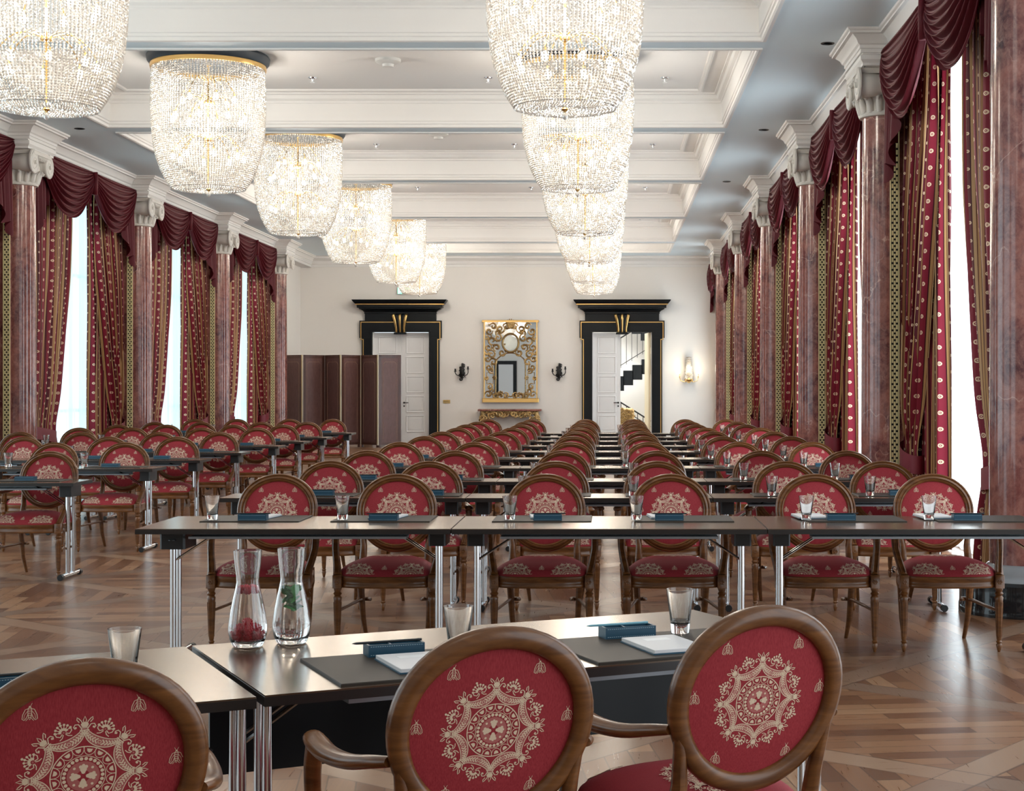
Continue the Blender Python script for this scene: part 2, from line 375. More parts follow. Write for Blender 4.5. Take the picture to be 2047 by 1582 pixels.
b=MB(); b.sweep([(-8.06,XBACK),(3.0,XBACK)],[(0,4.60),(.03,4.60),(.03,4.66),(.06,4.68),(.08,4.75),(.16,4.80),(.22,4.82),(.22,4.86),(.25,4.88)],False,0,-1); tag(b.build('trim_3',STUCCO,smooth=25),kind='structure')
# piers with gilded strip
pn=4
def pier(d,s,full=True):
    global pn
    X=lambda v: v if s>0 else mx(v)
    b=MB(); x0,x1=sorted((X(2.715),X(3.02))); b.box(x0,x1,d-.27,d+.27,0,4.6)
    o=tag(b.build('trim_%d'%pn,MARBLE,smooth=0),kind='structure'); pn+=1
    g=MB(); x0,x1=sorted((X(2.72),X(2.80))); y=d-.27
    g.box(x0,x1,y-.006,y,.3,4.3,1)
    xm=(x0+x1)/2
    for e in (x0,x1): g.box(e-.005,e+.005,y-.02,y,.3,4.3,0)
    z=.33;k=0
    while z<4.28:
        for q in (-.021,0,.021):
            zz_=z+(.035 if q==0 else 0); g.box(xm+q-.0085,xm+q+.0085,y-.016,y-.006,zz_,min(zz_+.045,4.3),0)
        z+=.065;k+=1
    g.build('gilded_strip',[PALEGOLD,BLACKP],o,smooth=0)
for d in COL[1:]: pier(d,1)
for d in COL[2:]: pier(d,-1)
# columns
def make_column():
    root=empty('marble_column')
    b=MB(); b.lathe([(.43,0),(.43,.05),(.425,.06),(.425,.20),(.40,.22)],40); b.build('plinth',BLACKSTONE,root,smooth=30)
    b=MB(); b.lathe([(.40,.22),(.395,.235),(.37,.25),(.33,.26),(.29,.275),(.255,.30),(.24,.315)],40); b.build('base_ring',STONE_REFLECT,root,smooth=60)
    b=MB(); pr=[]
    for k in range(21):
        z=.30+(4.12-.30)*k/20; pr.append((.232-.012*(k/20)**2,z))
    b.lathe(pr,48,cap=False); b.build('shaft',MARBLE,root,smooth=180)
    # capital: necking, leaves, bolsters, four volutes, abacus
    b=MB(); b.lathe([(.225,4.10),(.25,4.105),(.258,4.125),(.25,4.145),(.235,4.15),(.235,4.24),(.27,4.30),(.27,4.36),(.25,4.40),(.25,4.5)],40)
    b.bbox(-.33,.33,-.33,.33,4.49,4.55,.02)
    cp=b.build('capital',CAPM,root,smooth=40)
    b=MB()
    for k in range(16):
        a=2*PI*k/16; M=Matrix.Rotation(a,4,'Z')
        b.tube([M@Vector(p) for p in ((.235,0,4.14),(.25,0,4.2),(.272,0,4.26),(.30,0,4.29),(.315,0,4.27),(.305,0,4.25))],[.032,.036,.03,.024,.018,.01],6)
    b.build('leaf_collar',CAPM,cp,smooth=60)
    for sy in (-1,1):   # volute scrolls rolled along X at each Y end
        b=MB(); yc=.27*sy; zc=4.385
        # bolster body
        pr=[(.10,-.30),(.125,-.26),(.11,-.15),(.085,0),(.11,.15),(.125,.26),(.10,.30)]
        M=Matrix.Translation((0,yc,zc))@Matrix.Rotation(PI/2,4,'Y'); b.lathe(pr,24,M=M)
        for sx in (-1,1):
            pts=[];rr=[]
            for q in range(46):
                A=q/45*2*PI*2.6; rad=.145*(1-q/45)**.8+.012
                pts.append((sx*.305+sx*.02*(q/45),yc+sy*rad*math.sin(A+.0)*1.0,zc+rad*math.cos(A))); rr.append(.02*(1-q/60))
            b.tube(pts,rr,6); 
            M=Matrix.Translation((sx*.30,yc,zc))@Matrix.Rotation(PI/2,4,'Y'); b.lathe([(.13,-.02),(.13,.02)],24,M=M); b.lathe([(.025,-.045),(.03,0),(.025,.045)],12,M=M)
        b.build('volute',CAPM,cp,smooth=40)
    b=MB(); b.box(-.315,.315,-.27,.27,4.43,4.50)
    for sx in (-1,1):
        for k in range(5): b.lathe([(.001,-.03),(.022,-.015),(.026,0),(.022,.015),(.001,.03)],8,c=(sx*.32,-.12+.06*k,4.46))
    b.build('echinus',CAPM,cp,smooth=40)
    return root
c0=make_column()
first=True
for s,ds in ((1,[0,1,2,3,4,5]),(-1,[2,3,4,5])):
    for k in ds:
        X=2.715 if s>0 else mx(2.715); side='right' if s>0 else 'left'
        nm={(1,0):'nearest the camera at the right edge',(1,1):'second from the camera',(1,2):'third from the camera',(1,3):'fourth from the camera',(1,4):'fifth from the camera',(1,5):'last before the end wall',(-1,2):'nearest, at the left edge',(-1,3):'second from the left edge',(-1,4):'third from the left edge',(-1,5):'last before the folding screen'}[(s,k)]
        lab='red marble column with white scroll capital along %s windows, %s'%(side,nm)
        if first: o=c0; o.location=(X,COL[k],0); first=False
        else: o=dup(c0,(X,COL[k],0),0 if s>0 else PI)
        tag(o,lab,'column','marble columns along the window walls')
# ------------------------------------------------------------------ curtains
HL=2.32   # half length of a bay
def drape_mesh(s,far):
    b=MB(); X0=2.93; HL=2.21; W=2.6 if not far else 2.3
    def lerp(a,c,t): return a+(c-a)*t
    zt=4.6; ztie=.86; zb=.02
    def sm(t): t=max(0,min(1,t)); return t*t*(3-2*t)
    def fold(b,outer,leadf,xc,nf,amp,ph,w,ztie_on=True):
        def P(u,v):
            z=lerp(zt,zb,v); y=lerp(outer,leadf(z),u)
            k=math.exp(-((z-ztie)/.35)**2) if ztie_on else 0
            a=amp*(1-.55*k)*(.55+.45*min(1,v*3))*min(1,.25+u*6)
            tw=ph+.5*math.sin(z*1.1+ph)
            x=xc+a*math.sin(2*PI*nf*u+tw)+.35*a*math.sin(2*PI*nf*2.3*u+1.3*tw+z*.4)
            y+=.25*a*math.cos(2*PI*nf*u+tw)
            return (s*x,y,z)
        b.grid(P,150,44,0,uv=lambda u,v:(u*w*1.45,lerp(zt,zb,v)))
    if not far:
        def lead(z):
            if z>ztie: return lerp(-.68,.02,sm((z-ztie)/(zt-ztie))**.8)
            return lerp(-.55,-.68,z/ztie)
        fold(b,-HL,lead,X0,11,.075,.4,2.9)
        yt=-.80
    else:
        fold(b,HL,lambda z: lerp(1.02,.93,z/zt),X0+.05,8,.06,1.1,2.0,False)
        def lead(z):
            if z>ztie: return lerp(1.80,.93,sm((z-ztie)/(zt-ztie))**.55)
            return lerp(1.6,1.80,z/ztie)
        fold(b,HL-.02,lead,X0-.09,9,.06,2.0,2.4)
        yt=1.95
    return b,yt
drapes={}
def drape(s,far):
    key=(s,far)
    lo=empty('drape',)
    if key not in drapes:
        b,yt=drape_mesh(s,far); cl=b.build('curtain_panel',STRIPE,lo,smooth=180)
        t=MB(); 
        xc=2.93 if not far else 2.87
        def band(u,v):
            A=2*PI*u; return (s*(xc+.13*math.cos(A)),yt+(-1 if not far else 1)*.30+ (.52)*math.sin(A)*.9, .80+.16*v-.10*math.cos(A)+ (0))
        if not far:
            def band(u,v):
                A=2*PI*u; yy=-1.43+.76*math.sin(A); return (s*(xc+(.14)*math.cos(A)),yy,.72+.17*v+.07*math.sin(A)*-1)
        else:
            def band(u,v):
                A=2*PI*u; yy=1.99+.25*math.sin(A); return (s*(xc+(.12)*math.cos(A)),yy,.72+.17*v+.07*math.sin(A))
        t.grid(band,32,3); t.build('tieback',SASH,lo,smooth=180)
        drapes[key]=lo
        return lo
    C.objects.unlink(lo); bpy.data.objects.remove(lo)
    return dup(drapes[key])
val={}
def valance(s):
    if s in val: return dup(val[s])
    root=empty('valance')
    XV=2.66; zt=4.66
    def swag(yc,hw,dep,ph):
        b=MB()
        def P(u,v):
            t=2*u-1; shape=max(0,1-abs(t)**2.2); sag=(.10+.90*shape)
            # asymmetric gathering
            y=yc+hw*t*(1-.10*v*(1-abs(t)))
            z=zt-dep*v*sag-.16*(1-abs(t)**2)*v*0
            q=8.3*v**.9+.35*math.sin(1.6*t+ph)*v; fr=q-math.floor(q)
            x=XV-.045-.06*shape*math.sin(PI*v)-.075*(fr**1.6 if fr<.78 else (.78**1.6)*(1-fr)/.22)*min(1,shape*1.6+.2)-.012*math.sin(2*PI*2.1*q)
            return (s*x,y,z)
        b.grid(P,44,150); b.build('swag',VELVET,root,smooth=180)
    swag(1.08,1.13,.80,.5); swag(-1.02,1.15,.79,1.2)
    def tail(yo,dirn):
        b=MB(); W=.72
        def P(u,v):
            # outer edge longest, stepped cascade inwards
            L=1.22-.62*u**1.2+.05*math.sin(u*PI*7)
            y=yo+dirn*(W*u*(1-.12*v)+.03*math.sin(6*PI*u)*v)
            x=XV+.01-.045*math.sin(2*PI*5*u+.4)*(.4+.6*v)
            return (s*x,y,zt-L*v)
        b.grid(P,60,20); b.build('tail',VELVET,root,smooth=180)
    tail(HL-.06,-1); tail(-HL+.06,1)
    b=MB()
    for yc in (.06,): 
        b.tube([(s*(XV-.07),yc,zt-.01),(s*(XV-.09),yc,zt-.12),(s*(XV-.07),yc,zt-.34)],[.05,.035,.05],8)
    b.build('gathered_knot',VELVET,root,smooth=180)
    val[s]=root; return root
sh={}
def sheerc(s):
    if s in sh: return dup(sh[s])
    b=MB(); o=None
    def P(u,v):
        y=-HL+.1+(2*HL-.2)*u; x=3.125+.016*math.sin(2*PI*34*u+.6*math.sin(9*u))+.012*math.sin(2*PI*13*u+2*v)
        return (s*x,y,4.6-4.57*v)
    b.grid(P,300,6); o=b.build('sheer_curtain',SHEER if s>0 else SHEERL,smooth=180); sh[s]=o; return o
def bays(s):
    L=[];ks=COL
    rng=[(0,1),(1,2),(2,3),(3,4),(4,5)] if s>0 else [(1,2),(2,3),(3,4),(4,5)]
    for a,c in rng: L.append((ks[a]+ks[c])/2)
    if s>0: L.append(39.85)
    return L
names_r=['nearest bay','second bay','third bay','fourth bay','fifth bay','last bay by the end wall']
names_l=['bay cut by the left edge','first full bay','second full bay','third full bay by the screen']
for s,nm in ((1,names_r),(-1,names_l)):
    for k,yc in enumerate(bays(s)):
        X0=0 if s>0 else 2*XM; w='right' if s>0 else 'left'
        for far in (False,True):
            o=drape(s,far); o.location=(X0,yc,0)
            if yc>39: o.scale=(1,.72,1)
            tag(o,'striped dotted drape, %s side of %s, %s windows'%('far' if far else 'near',nm[k],w),'curtain','striped drapes at the windows')
        o=valance(s); o.location=(X0,yc,0)
        if yc>39: o.scale=(1,.72,1)
        tag(o,'burgundy velvet swag valance above the %s of the %s windows'%(nm[k],w),'valance','burgundy swag valances')
        o=sheerc(s); o.location=(X0,yc,0)
        if yc>39: o.scale=(1,.72,1)
        tag(o,'pale sheer voile curtain in %s of the %s windows'%(nm[k],w),'sheer curtain','sheer curtains')
# ------------------------------------------------------------------ doors in the end wall
def door(n,x0,x1,h,zt_open):
    root=empty('door_%d'%n,((x0+x1)/2,XBACK,0)); root['kind']='structure'
    w=(x1-x0)/2
    b=MB(); Y0=-.09
    wo=w+.27; wu=w+.33
    for s in (-1,1):
        xa,xb=sorted((s*w,s*wo)); b.box(xa,xb,Y0,.0,0,2.75,0)
        xa,xb=sorted((s*w,s*wu)); b.box(xa,xb,Y0-.01,.0,2.75,3.20,0)
        xa,xb=sorted((s*(wo-.05),s*(wo-.03))); b.box(xa,xb,Y0-.012,Y0,0,2.72,1)
        xa,xb=sorted((s*(wu-.05),s*(wu-.03))); b.box(xa,xb,Y0-.022,Y0,2.70,3.17,1)
        xa,xb=sorted((s*(wo-.05),s*(wu-.03))); b.box(xa,xb,Y0-.022,Y0,2.70,2.72,1)
        xa,xb=sorted((s*(w+.02),s*(w+.05))); b.box(xa,xb,Y0-.02,Y0,0,2.9,0)
        xa,xb=sorted((s*w,s*(w-.02))); b.box(xa,xb,0,.28,0,h,2)
    b.box(-w,w,Y0-.01,0,h-.02,3.20,0); b.box(-wu+.03,wu-.03,Y0-.024,Y0,3.15,3.17,1)
    b.box(-w-.05,w+.05,Y0-.03,Y0,h,h+.035,0)
    b.build('casing',[BLACKW,GOLD,WHITEP],root,smooth=0)
    b=MB(); b.box(-wo+.08,wo-.08,-.10,0,3.20,3.42,0)
    pr=[(0,3.38),(.03,3.38),(.03,3.42),(.07,3.46),(.15,3.50),(.15,3.52),(.20,3.53),(.20,3.60),(.23,3.605),(.23,3.625),(.25,3.64),(.30,3.70),(.32,3.735),(0,3.735)]
    ww=wo-.10
    b.sweep([(-ww,0),(-ww,-.10),(ww,-.10),(ww,0)],pr,False,0,-1)
    b.sweep([(-ww-.232,0),(-ww-.232,-.332),(ww+.232,-.332),(ww+.232,0)],[(0,3.607),(.006,3.607),(.006,3.628),(0,3.628)],False,1,-1)
    b.box(-ww,ww,-.10,0,3.38,3.735,0)
    b.build('crown_moulding',[BLACKW,GOLD],root,smooth=0)
    b=MB()
    for k in range(5):
        t=(k-2)/2
        b.tube([(t*.17,-.16,3.35),(t*.16,-.25,3.32),(t*.13,-.24,3.2),(t*.10,-.18,3.0),(t*.10,-.14,2.88)],[.035,.045,.038,.032,.03],8,m=1 if k%2==0 else 0)
    b.box(-.13,.13,-.14,-.08,2.84,3.36,0); b.box(-.16,.16,-.2,-.08,2.84,2.89,0)
    b.build('keystone',[BLACKW,GOLD],root,smooth=60)
    return root,w
def leaf(root,x0,x1,h,handle_x,hm,y=.10,open_=None):
    b=MB(); W=x1-x0; b.box(0,W,0,.05,.01,h-.03)
    inset=.13
    n=5; zb=.25; hh=(h-.35)/n
    for k in range(n):
        z0=zb+k*hh+.05; z1=zb+(k+1)*hh-.05
        p=[(inset,z0),(W-inset,z0),(W-inset,z1),(inset,z1)]
        for (a,c) in ((0,1),(1,2),(2,3),(3,0)):
            b.tube([(p[a][0],-.004,p[a][1]),(p[c][0],-.004,p[c][1])],.014,6)
        b.box(inset+.05,W-inset-.05,-.012,0,z0+.05,z1-.05)
    o=b.build('door_leaf',WHITEP,root,smooth=30); o.location=(x0,y,0)
    if open_: o.rotation_euler=(0,0,open_)
    if handle_x is not None:
        q=MB(); hx=handle_x-x0; q.lathe([(.025,-.01),(.025,0)],16,M=Matrix.Translation((hx,-.0,1.06))@Matrix.Rotation(PI/2,4,'X')@Matrix.Translation((0,0,.01)))
        d=hm; q.tube([(hx,0,1.06),(hx,-.05,1.06),(hx+d*.12,-.055,1.06)],.011,8)
        q.lathe([(.02,-.01),(.02,0)],12,M=Matrix.Translation((hx,-.0,.97))@Matrix.Rotation(PI/2,4,'X')@Matrix.Translation((0,0,.01)))
        q.build('handle',IRON,o,smooth=60)
    return o
r1,w=door(1,D1[0],D1[1],2.92,0)
leaf(r1,-w+.02,-.0,2.92,None,1); leaf(r1,.005,w-.02,2.92,.07,1)
r2,w=door(2,D2[0],D2[1],2.92,0)
leaf(r2,-w+.02,-.04,2.92,-.10,-1)
lf=leaf(r2,w-.03,w+.70,2.92,None,1,y=.12,open_=R(97))
lf.data.materials[0]=plaster('cream_door_edge_paint',(.80,.70,.50))
# hall beyond the right door
b=MB(); b.box(-2.5,3.5,XBACK+.3,47.0,-.1,0); tag(b.build('floor_hall',mat('hall_stone',(.55,.5,.42),.3),smooth=0),kind='structure')
b=MB(); b.box(-2.5,3.5,47.0,47.1,0,6,0); b.box(-2.6,-2.5,XBACK+.3,47,0,6,0); b.box(3.5,3.6,XBACK+.3,47,0,6,0); tag(b.build('wall_hall',WALL,smooth=0),kind='structure')
b=MB(); b.box(-2.6,3.6,XBACK+.3,47.1,6,6.1); tag(b.build('ceiling_hall',WHITEP,smooth=0),kind='structure')
def stairs():
    root=empty('staircase',(0,45.2,0),0,'dark staircase with iron railing rising beyond the open right door','staircase')
    b=MB()   # lower flight, rising to the right seen from the room
    n=14
    for k in range(n):
        x=-.9+.26*k; z=1.62+.16*(k-3); b.box(x,x+.28,0,1.1,max(z-.42,0),z)
    b.build('flight',BLACKW,root,smooth=0)
    b=MB()
    for k in range(n):
        x=-.9+.26*k; z=2.98-.2*(k-5)*1.0
        if z<5: b.box(x,x+.28,1.2,1.5,z+.25,z+.95)
    b.build('upper_flight',BLACKW,root,smooth=0)
    b=MB()
    for k in range(18):
        x=-.6+.155*k; zz=1.75+.62*(x+.1)
        b.tube([(x,-.03,zz),(x,-.03,zz+.85)],.008,6)
    b.tube([(-.7,-.03,2.23),(2.2,-.03,4.03)],.02,8); b.tube([(-.7,-.03,1.45),(2.2,-.03,3.25)],.01,8)
    for k in range(18):
        x=-.6+.155*k; zz=1.05-.62*(x-.3)
        if zz>-.3: b.tube([(x,-.5,max(zz-.85,0.02)),(x,-.5,zz)],.011,6)
    b.tube([(-.6,-.5,1.61),(1.3,-.5,.43)],.022,8); b.tube([(-.6,-.5,1.45),(1.3,-.5,.27)],.012,8)
    b.build('railing',IRON,root,smooth=60)
stairs()
b=MB(); b.bbox(-.45,.05,-.3,.3,0,.9,.05); 
for k in range(26):
    a=k*.7; b.tube([(-.45+.5*((k*37)%26)/26,-.33,.1+.8*((k*17)%26)/26),(-.42+.5*((k*37)%26)/26,-.36,.13+.8*((k*17)%26)/26),(-.38+.5*((k*37)%26)/26,-.33,.1+.8*((k*17)%26)/26)],.03,6)
tag(b.build('carved_chest',ANTIQ,smooth=40,loc=(.62,43.0,0)),'carved gilt chest glimpsed through the open right door','chest')
# ------------------------------------------------------------------ mirror, console, sconces on end wall
def curl(b,cx,cz,y,r,turns,ph,rad,sgn=1,m=0,n=14):
    pts=[];rr=[]
    for q in range(n):
        f=q/(n-1); A=ph+sgn*f*turns*2*PI; rr_=r*(1-.8*f)
        pts.append((cx+rr_*math.cos(A),y-.01*math.sin(f*PI),cz+rr_*math.sin(A))); rr.append(rad*(.5+.9*math.sin(PI*min(1,f*1.0))+.1))
    b.tube(pts,rr,5,m=m)
root=empty('gilt_mirror',(-2.575,XBACK-.02,0),0,'tall rococo mirror in carved gilt frame above console on end wall','mirror')
b=MB(); b.box(-.68,.68,-.02,.018,1.12,3.18); b.build('mirror_glass',MIRRORG,root,smooth=0)
b=MB()
for s in (-1,1): xa,xb=sorted((s*.672,s*.70)); b.box(xa,xb,-.06,.018,1.1,3.2)
b.bbox(-.74,.74,-.10,.018,3.16,3.215,.01); b.bbox(-.74,.74,-.10,.018,1.07,1.18,.02)
b.build('outer_frame',GOLD,root,smooth=0)
b=MB(); rnd=random.Random(3)
def arc(pts,r): b.tube(pts,r,6)
# inner arch frame
ar=[]
for q in range(25):
    f=q/24; A=PI*(1-f); 
    ar.append((.37*math.cos(A)*(1 if abs(math.cos(A))<.8 else 1.05),-.04,1.98+.38*math.sin(A)**.7))
arc([(-.39,-.04,1.25)]+ar+[(.39,-.04,1.25)],.018); arc([(-.40,-.035,1.2),(-.2,-.035,1.3),(0,-.035,1.22),(.2,-.035,1.3),(.40,-.035,1.2)],.02)
rg=[(.21*math.cos(2*PI*k/24),-.045,2.62+.24*math.sin(2*PI*k/24)) for k in range(24)]; b.tube(rg,.03,6,closed=True)
for s in (-1,1):
    b.tube([(s*.45,-.035,1.55),(s*.45,-.035,1.85),(s*.62,-.035,1.85),(s*.62,-.035,1.55)],.012,6,closed=True)
    for (x,z,r,tn,ph) in [(.10,3.05,.10,1.2,0),(.27,2.98,.13,1.3,2.5),(.45,3.05,.10,1.1,.4),(.56,2.92,.10,1.2,3),(.33,2.75,.12,1.3,1),(.48,2.68,.12,1.1,4),(.58,2.5,.10,1.2,2),(.36,2.5,.10,1.2,5),(.50,2.32,.12,1.3,1),(.60,2.2,.08,1.1,3),(.45,2.12,.11,1.2,0),(.56,1.98,.10,1.2,2),(.50,1.9,.08,1.2,4),(.54,1.48,.09,1.2,1),(.48,1.36,.10,1.2,3),(.58,1.28,.09,1.1,0),(.40,1.25,.08,1.2,2),(.26,1.24,.09,1.2,4),(.12,1.25,.08,1.2,1),(.22,2.36,.10,1.2,2.2),(.30,2.88,.10,1.0,5),(.62,2.75,.06,1,1),(.63,2.36,.06,1,2),(.63,1.7,.05,1,2),(.42,1.7,.05,1,0)]:
        curl(b,s*x,z,-.035,r,tn,ph if s>0 else PI-ph,.021,s)
    for k in range(26): b.lathe([(.001,-.03),(.022,-.01),(.022,.01),(.001,.03)],6,c=(s*rnd.uniform(.14,.63),-.045,rnd.choice([rnd.uniform(2.2,3.1),rnd.uniform(1.2,1.35)])))
for k in range(14): 
    A=2*PI*k/14; b.tube([(0,-.06,3.08),(.07*math.cos(A),-.08,3.08+.07*math.sin(A)),(.12*math.cos(A),-.05,3.12+.13*math.sin(A))],[.02,.026,.012],6)
b.build('carved_scrollwork',ANTIQ,root,smooth=60)
b=MB(); b.lathe([(.19,-.005),(.19,.005)],24,M=Matrix.Translation((0,-.03,2.62))@Matrix.Rotation(PI/2,4,'X')@Matrix.Scale(1.0,4)); b.build('etched_medallion',mat('etched_mirror',(.6,.63,.6),.25,1),root,smooth=0)
root=empty('console_table',(-2.575,XBACK-.06,0),0,'carved gilt console table under the mirror on end wall','console table')
b=MB(); b.sweep([(-.80,.02),(-.80,-.36),(-.70,-.42),(.70,-.42),(.80,-.36),(.80,.02)],[(0,.845),(.02,.85),(.03,.87),(.02,.895),(-.0,.90)],False,0,-1); b.box(-.8,.8,-.40,.018,.845,.90); b.build('marble_top',MARBLE,root,smooth=30)
b=MB()
b.box(-.74,.74,-.35,.018,.76,.845)
for s in (-1,1):
    b.tube([(s*.68,-.36,.80),(s*.74,-.38,.62),(s*.60,-.30,.35),(s*.52,-.25,.15),(s*.62,-.30,.01)],[.07,.07,.045,.035,.05],8)
    for k in range(10): curl(b,s*(.10+.068*k),.76-(.10 if k>6 else .0)-.02*(k%2),-.40,.065,1.2,k*1.1,.022,s)
    for k in range(5): curl(b,s*.72,.68-.09*k,-.42,.06,1.2,k*2.1,.02,s)
for k in range(30): b.lathe([(.001,-.03),(.025,-.01),(.025,.01),(.001,.03)],6,c=(-.72+1.44*k/29,-.39,.80+.02*((k*7)%3-1)))
b.build('carved_apron',ANTIQ,root,smooth=60)
def black_sconce(x,lab):
    root=empty('candle_sconce',(x,XBACK-.01,1.85),0,lab,'wall sconce','black candle sconces')
    b=MB(); b.tube([(0,-.03,.24),(.03,-.04,.16),(-.02,-.05,.08),(.01,-.06,0),(-.01,-.05,-.1),(.01,-.04,-.2)],[.02,.05,.04,.075,.045,.01],8)
    for k in range(8): curl(b,.03*(-1)**k,.18-.05*k,-.06,.05,1,k,.014,(-1)**k)
    b.build('backplate',IRON,root,smooth=60)
    for s,h in ((-1,.02),(1,.08)):
        b=MB(); b.tube([(0,-.06,-.03),(s*.07,-.14,-.09),(s*.14,-.16,-.06),(s*.17,-.16,.0),(s*.165,-.16,h)],.012,8); b.lathe([(.01,h-.01),(.04,h+.01),(.02,h+.02),(.02,h+.07),(.028,h+.075)],12,c=(s*.165,-.16,0)); b.build('arm',IRON,root,smooth=60)
black_sconce(-3.84,'black iron candle sconce left of the gilt mirror'); black_sconce(-1.31,'black iron candle sconce right of the gilt mirror')
root=empty('crystal_sconce',(2.07,XBACK-.01,1.62),0,'lit crystal wall sconce right of the right door','wall sconce')
b=MB(); b.lathe([(.02,-.05),(.09,0),(.12,.04),(.06,.08)],16,c=(0,-.14,0)); b.box(-.03,.03,-.1,0,.0,.6)
for s in (-1,1): b.tube([(0,-.14,.02),(s*.12,-.18,-.02),(s*.22,-.16,.02),(s*.24,-.16,.10)],.010,8); b.lathe([(.03,.10),(.012,.11),(.012,.20)],10,c=(s*.24,-.16,0))
b.build('gilt_frame',BRASS,root,smooth=60)
b=MB()
for k in range(18):
    A=2*PI*k/18
    for q in range(16):
        f=q/15; r=.055+.055*f; b.lathe([(.001,-.02),(.017,0),(.001,.02)],4,c=(r*math.cos(A),-.14+r*math.sin(A)*.8,.62-.56*f),cap=False)
o=b.build('crystal_beads',CRYSTAL,root,smooth=0); o['kind']='stuff'
for s in (-1,0,1):
    b=MB(); b.lathe([(.008,0),(.016,.03),(.010,.06),(.002,.09)],10,c=(s*.24,-.16,.20 if s else .25)); b.build('candle_bulb',BULB,root,smooth=60)
b=MB(); b.box(-.09,.09,-.012,.008,-.045,.045,0)
for k in range(4): b.box(-.075+.04*k,-.045+.04*k,-.02,-.012,-.03,.03,1)
tag(b.build('switch_plate',[BRASS,ANTIQ],smooth=0,loc=(-4.245,XBACK-.01,1.09)),'brass light switch plate beside the left door','switch plate')
root=empty('exit_sign',(-5.36,XBACK-.01,3.98),0,'green and white escape route sign above the left door','exit sign')
b=MB(); b.box(-.17,.17,-.05,.008,-.09,.09); b.build('sign_box',DETECT,root,smooth=0)
b=MB(); b.box(-.16,.16,-.055,-.05,-.08,.08); b.build('sign_face',emis('lit_green_sign',(.25,.85,.5),1.4),root,smooth=0)
b=MB()  # running figure and arrow
b.lathe([(.014,-.001),(.014,.001)],12,M=Matrix.Translation((-.03,-.057,.05))@Matrix.Rotation(PI/2,4,'X'))
for p in ([(-.03,.032),(-.045,-.01)],[(-.045,-.01),(-.02,-.03),(-.035,-.065)],[(-.045,-.01),(-.075,-.03),(-.10,-.03)],[(-.032,.025),(-.005,.005),(.01,.02)],[(-.032,.025),(-.065,.02),(-.075,-.0)]): b.tube([(x,-.057,z) for x,z in p],.007,6)
b.box(.04,.10,-.058,-.055,-.008,.008); b.add([(.10,-.058,-.03),(.14,-.058,0),(.10,-.058,.03)],[(0,1,2)]); b.box(-.14,-.11,-.058,-.055,-.07,.07)
b.build('pictogram',emis('lit_white_sign',(1,1,1),1.6),root,smooth=0)
# ------------------------------------------------------------------ folding screen
root=empty('folding_screen',(0,0,0),0,'six panel dark leather folding screen with brass studded edges beside left door','folding screen')
zz=[(-8.02,39.0),(-7.44,38.55),(-6.98,39.0),(-6.50,38.5),(-6.10,39.0),(-5.60,38.5),(-5.07,38.75)]
root.location=(-6.5,38.8,0)
for k in range(6):
    (xa,ya),(xb,yb)=zz[k],zz[k+1]; L=math.hypot(xb-xa,yb-ya); a=math.atan2(yb-ya,xb-xa)
    b=MB(); H=2.25; b.box(0.01,L-.01,0,.035,.06,H,0)
    for x in (.03,L-.06): b.box(x-.02,x+.05,-.008,0,.06,H,0)
    b.box(.01,L-.01,-.008,0,H-.05,H,0); b.box(.08,L-.08,-.004,0,.12,H-.08,1)
    i0=.12; pp=[(i0,.2),(i0,H-.22),(i0+.03,H-.20),(i0+.05,H-.17),(L-i0-.05,H-.17),(L-i0-.03,H-.20),(L-i0,H-.22),(L-i0,.2)]
    b.tube([(x,-.006,z) for x,z in pp],.004,4,m=2)
    for x in (.05,L-.05): b.box(x-.02,x+.02,0,.035,0,.06,0)
    o=b.build('panel',[DARKWOOD,SCREENPAN,mat('screen_trim',(.35,.22,.14),.4)] if k==0 else PMS,root,smooth=0)
    if k==0: PMS=list(o.data.materials)
    o.location=(xa-root.location.x,ya-root.location.y,0); o.rotation_euler=(0,0,a)
    if k in (0,2,3,4):
        b=MB(); z=.1
        while z<H: b.box(L-.012,L+.012,-.034,.0,z,z+.014,0); z+=.03
        b.box(L-.020,L+.022,-.027,.0,.06,H,1)
        q=b.build('studded_edge',[GOLD,mat('pale_braid',(.6,.55,.42),.5)],o,smooth=0)
# ------------------------------------------------------------------ ceiling fittings
def sprinkler(x,y,z,lab,proto=[None]):
    if proto[0] is None:
        b=MB(); b.lathe([(.055,0),(.05,-.012),(.02,-.02),(.012,-.05),(.03,-.055),(.03,-.062)],12); proto[0]=b.build('sprinkler_head',CHROME,smooth=40); o=proto[0]
    else: o=dup(proto[0])
    o.location=(x,y,z); tag(o,lab,'sprinkler','ceiling sprinkler heads')
for i,(y) in enumerate((20.2,25.6,31.0,36.4)):
    for j,x in enumerate((-3.68,-1.5,.69)):
        sprinkler(x,y-.5,ZT,'small metal sprinkler head on the %s visible coffer, %s'%(['nearest','second','third','fourth'][i],['left','centre','right'][j]))
b=MB(); b.lathe([(.15,0),(.15,-.03),(.12,-.05),(.07,-.06),(.065,-.09),(.0,-.095)],24); sd=b.build('smoke_detector',DETECT,smooth=40,loc=(-2.59,18.6,ZT)); tag(sd,'round white smoke detector on nearest full coffer','smoke detector','smoke detectors')
o=dup(sd,(-2.58,24.0,ZT)); o['label']='round white smoke detector on second coffer between the chandelier rows'
b=MB(); b.lathe([(.07,0),(.065,-.006),(.05,-.004),(.045,.0)],20); sp=b.build('recessed_spotlight',BLACKP,smooth=40)
first=True
for k,(x,y) in enumerate([(2.17,15.8),(2.05,21.1),(1.95,26.4),(-7.0,21.0),(-7.0,26.3)]):
    o=sp if k==0 else dup(sp); o.location=(x,y,ZC)
    tag(o,'small dark recessed spotlight in the %s ceiling strip, %s'%('right' if k<3 else 'left',['nearest','second','third','nearest','second'][k]),'ceiling light','recessed spotlights')
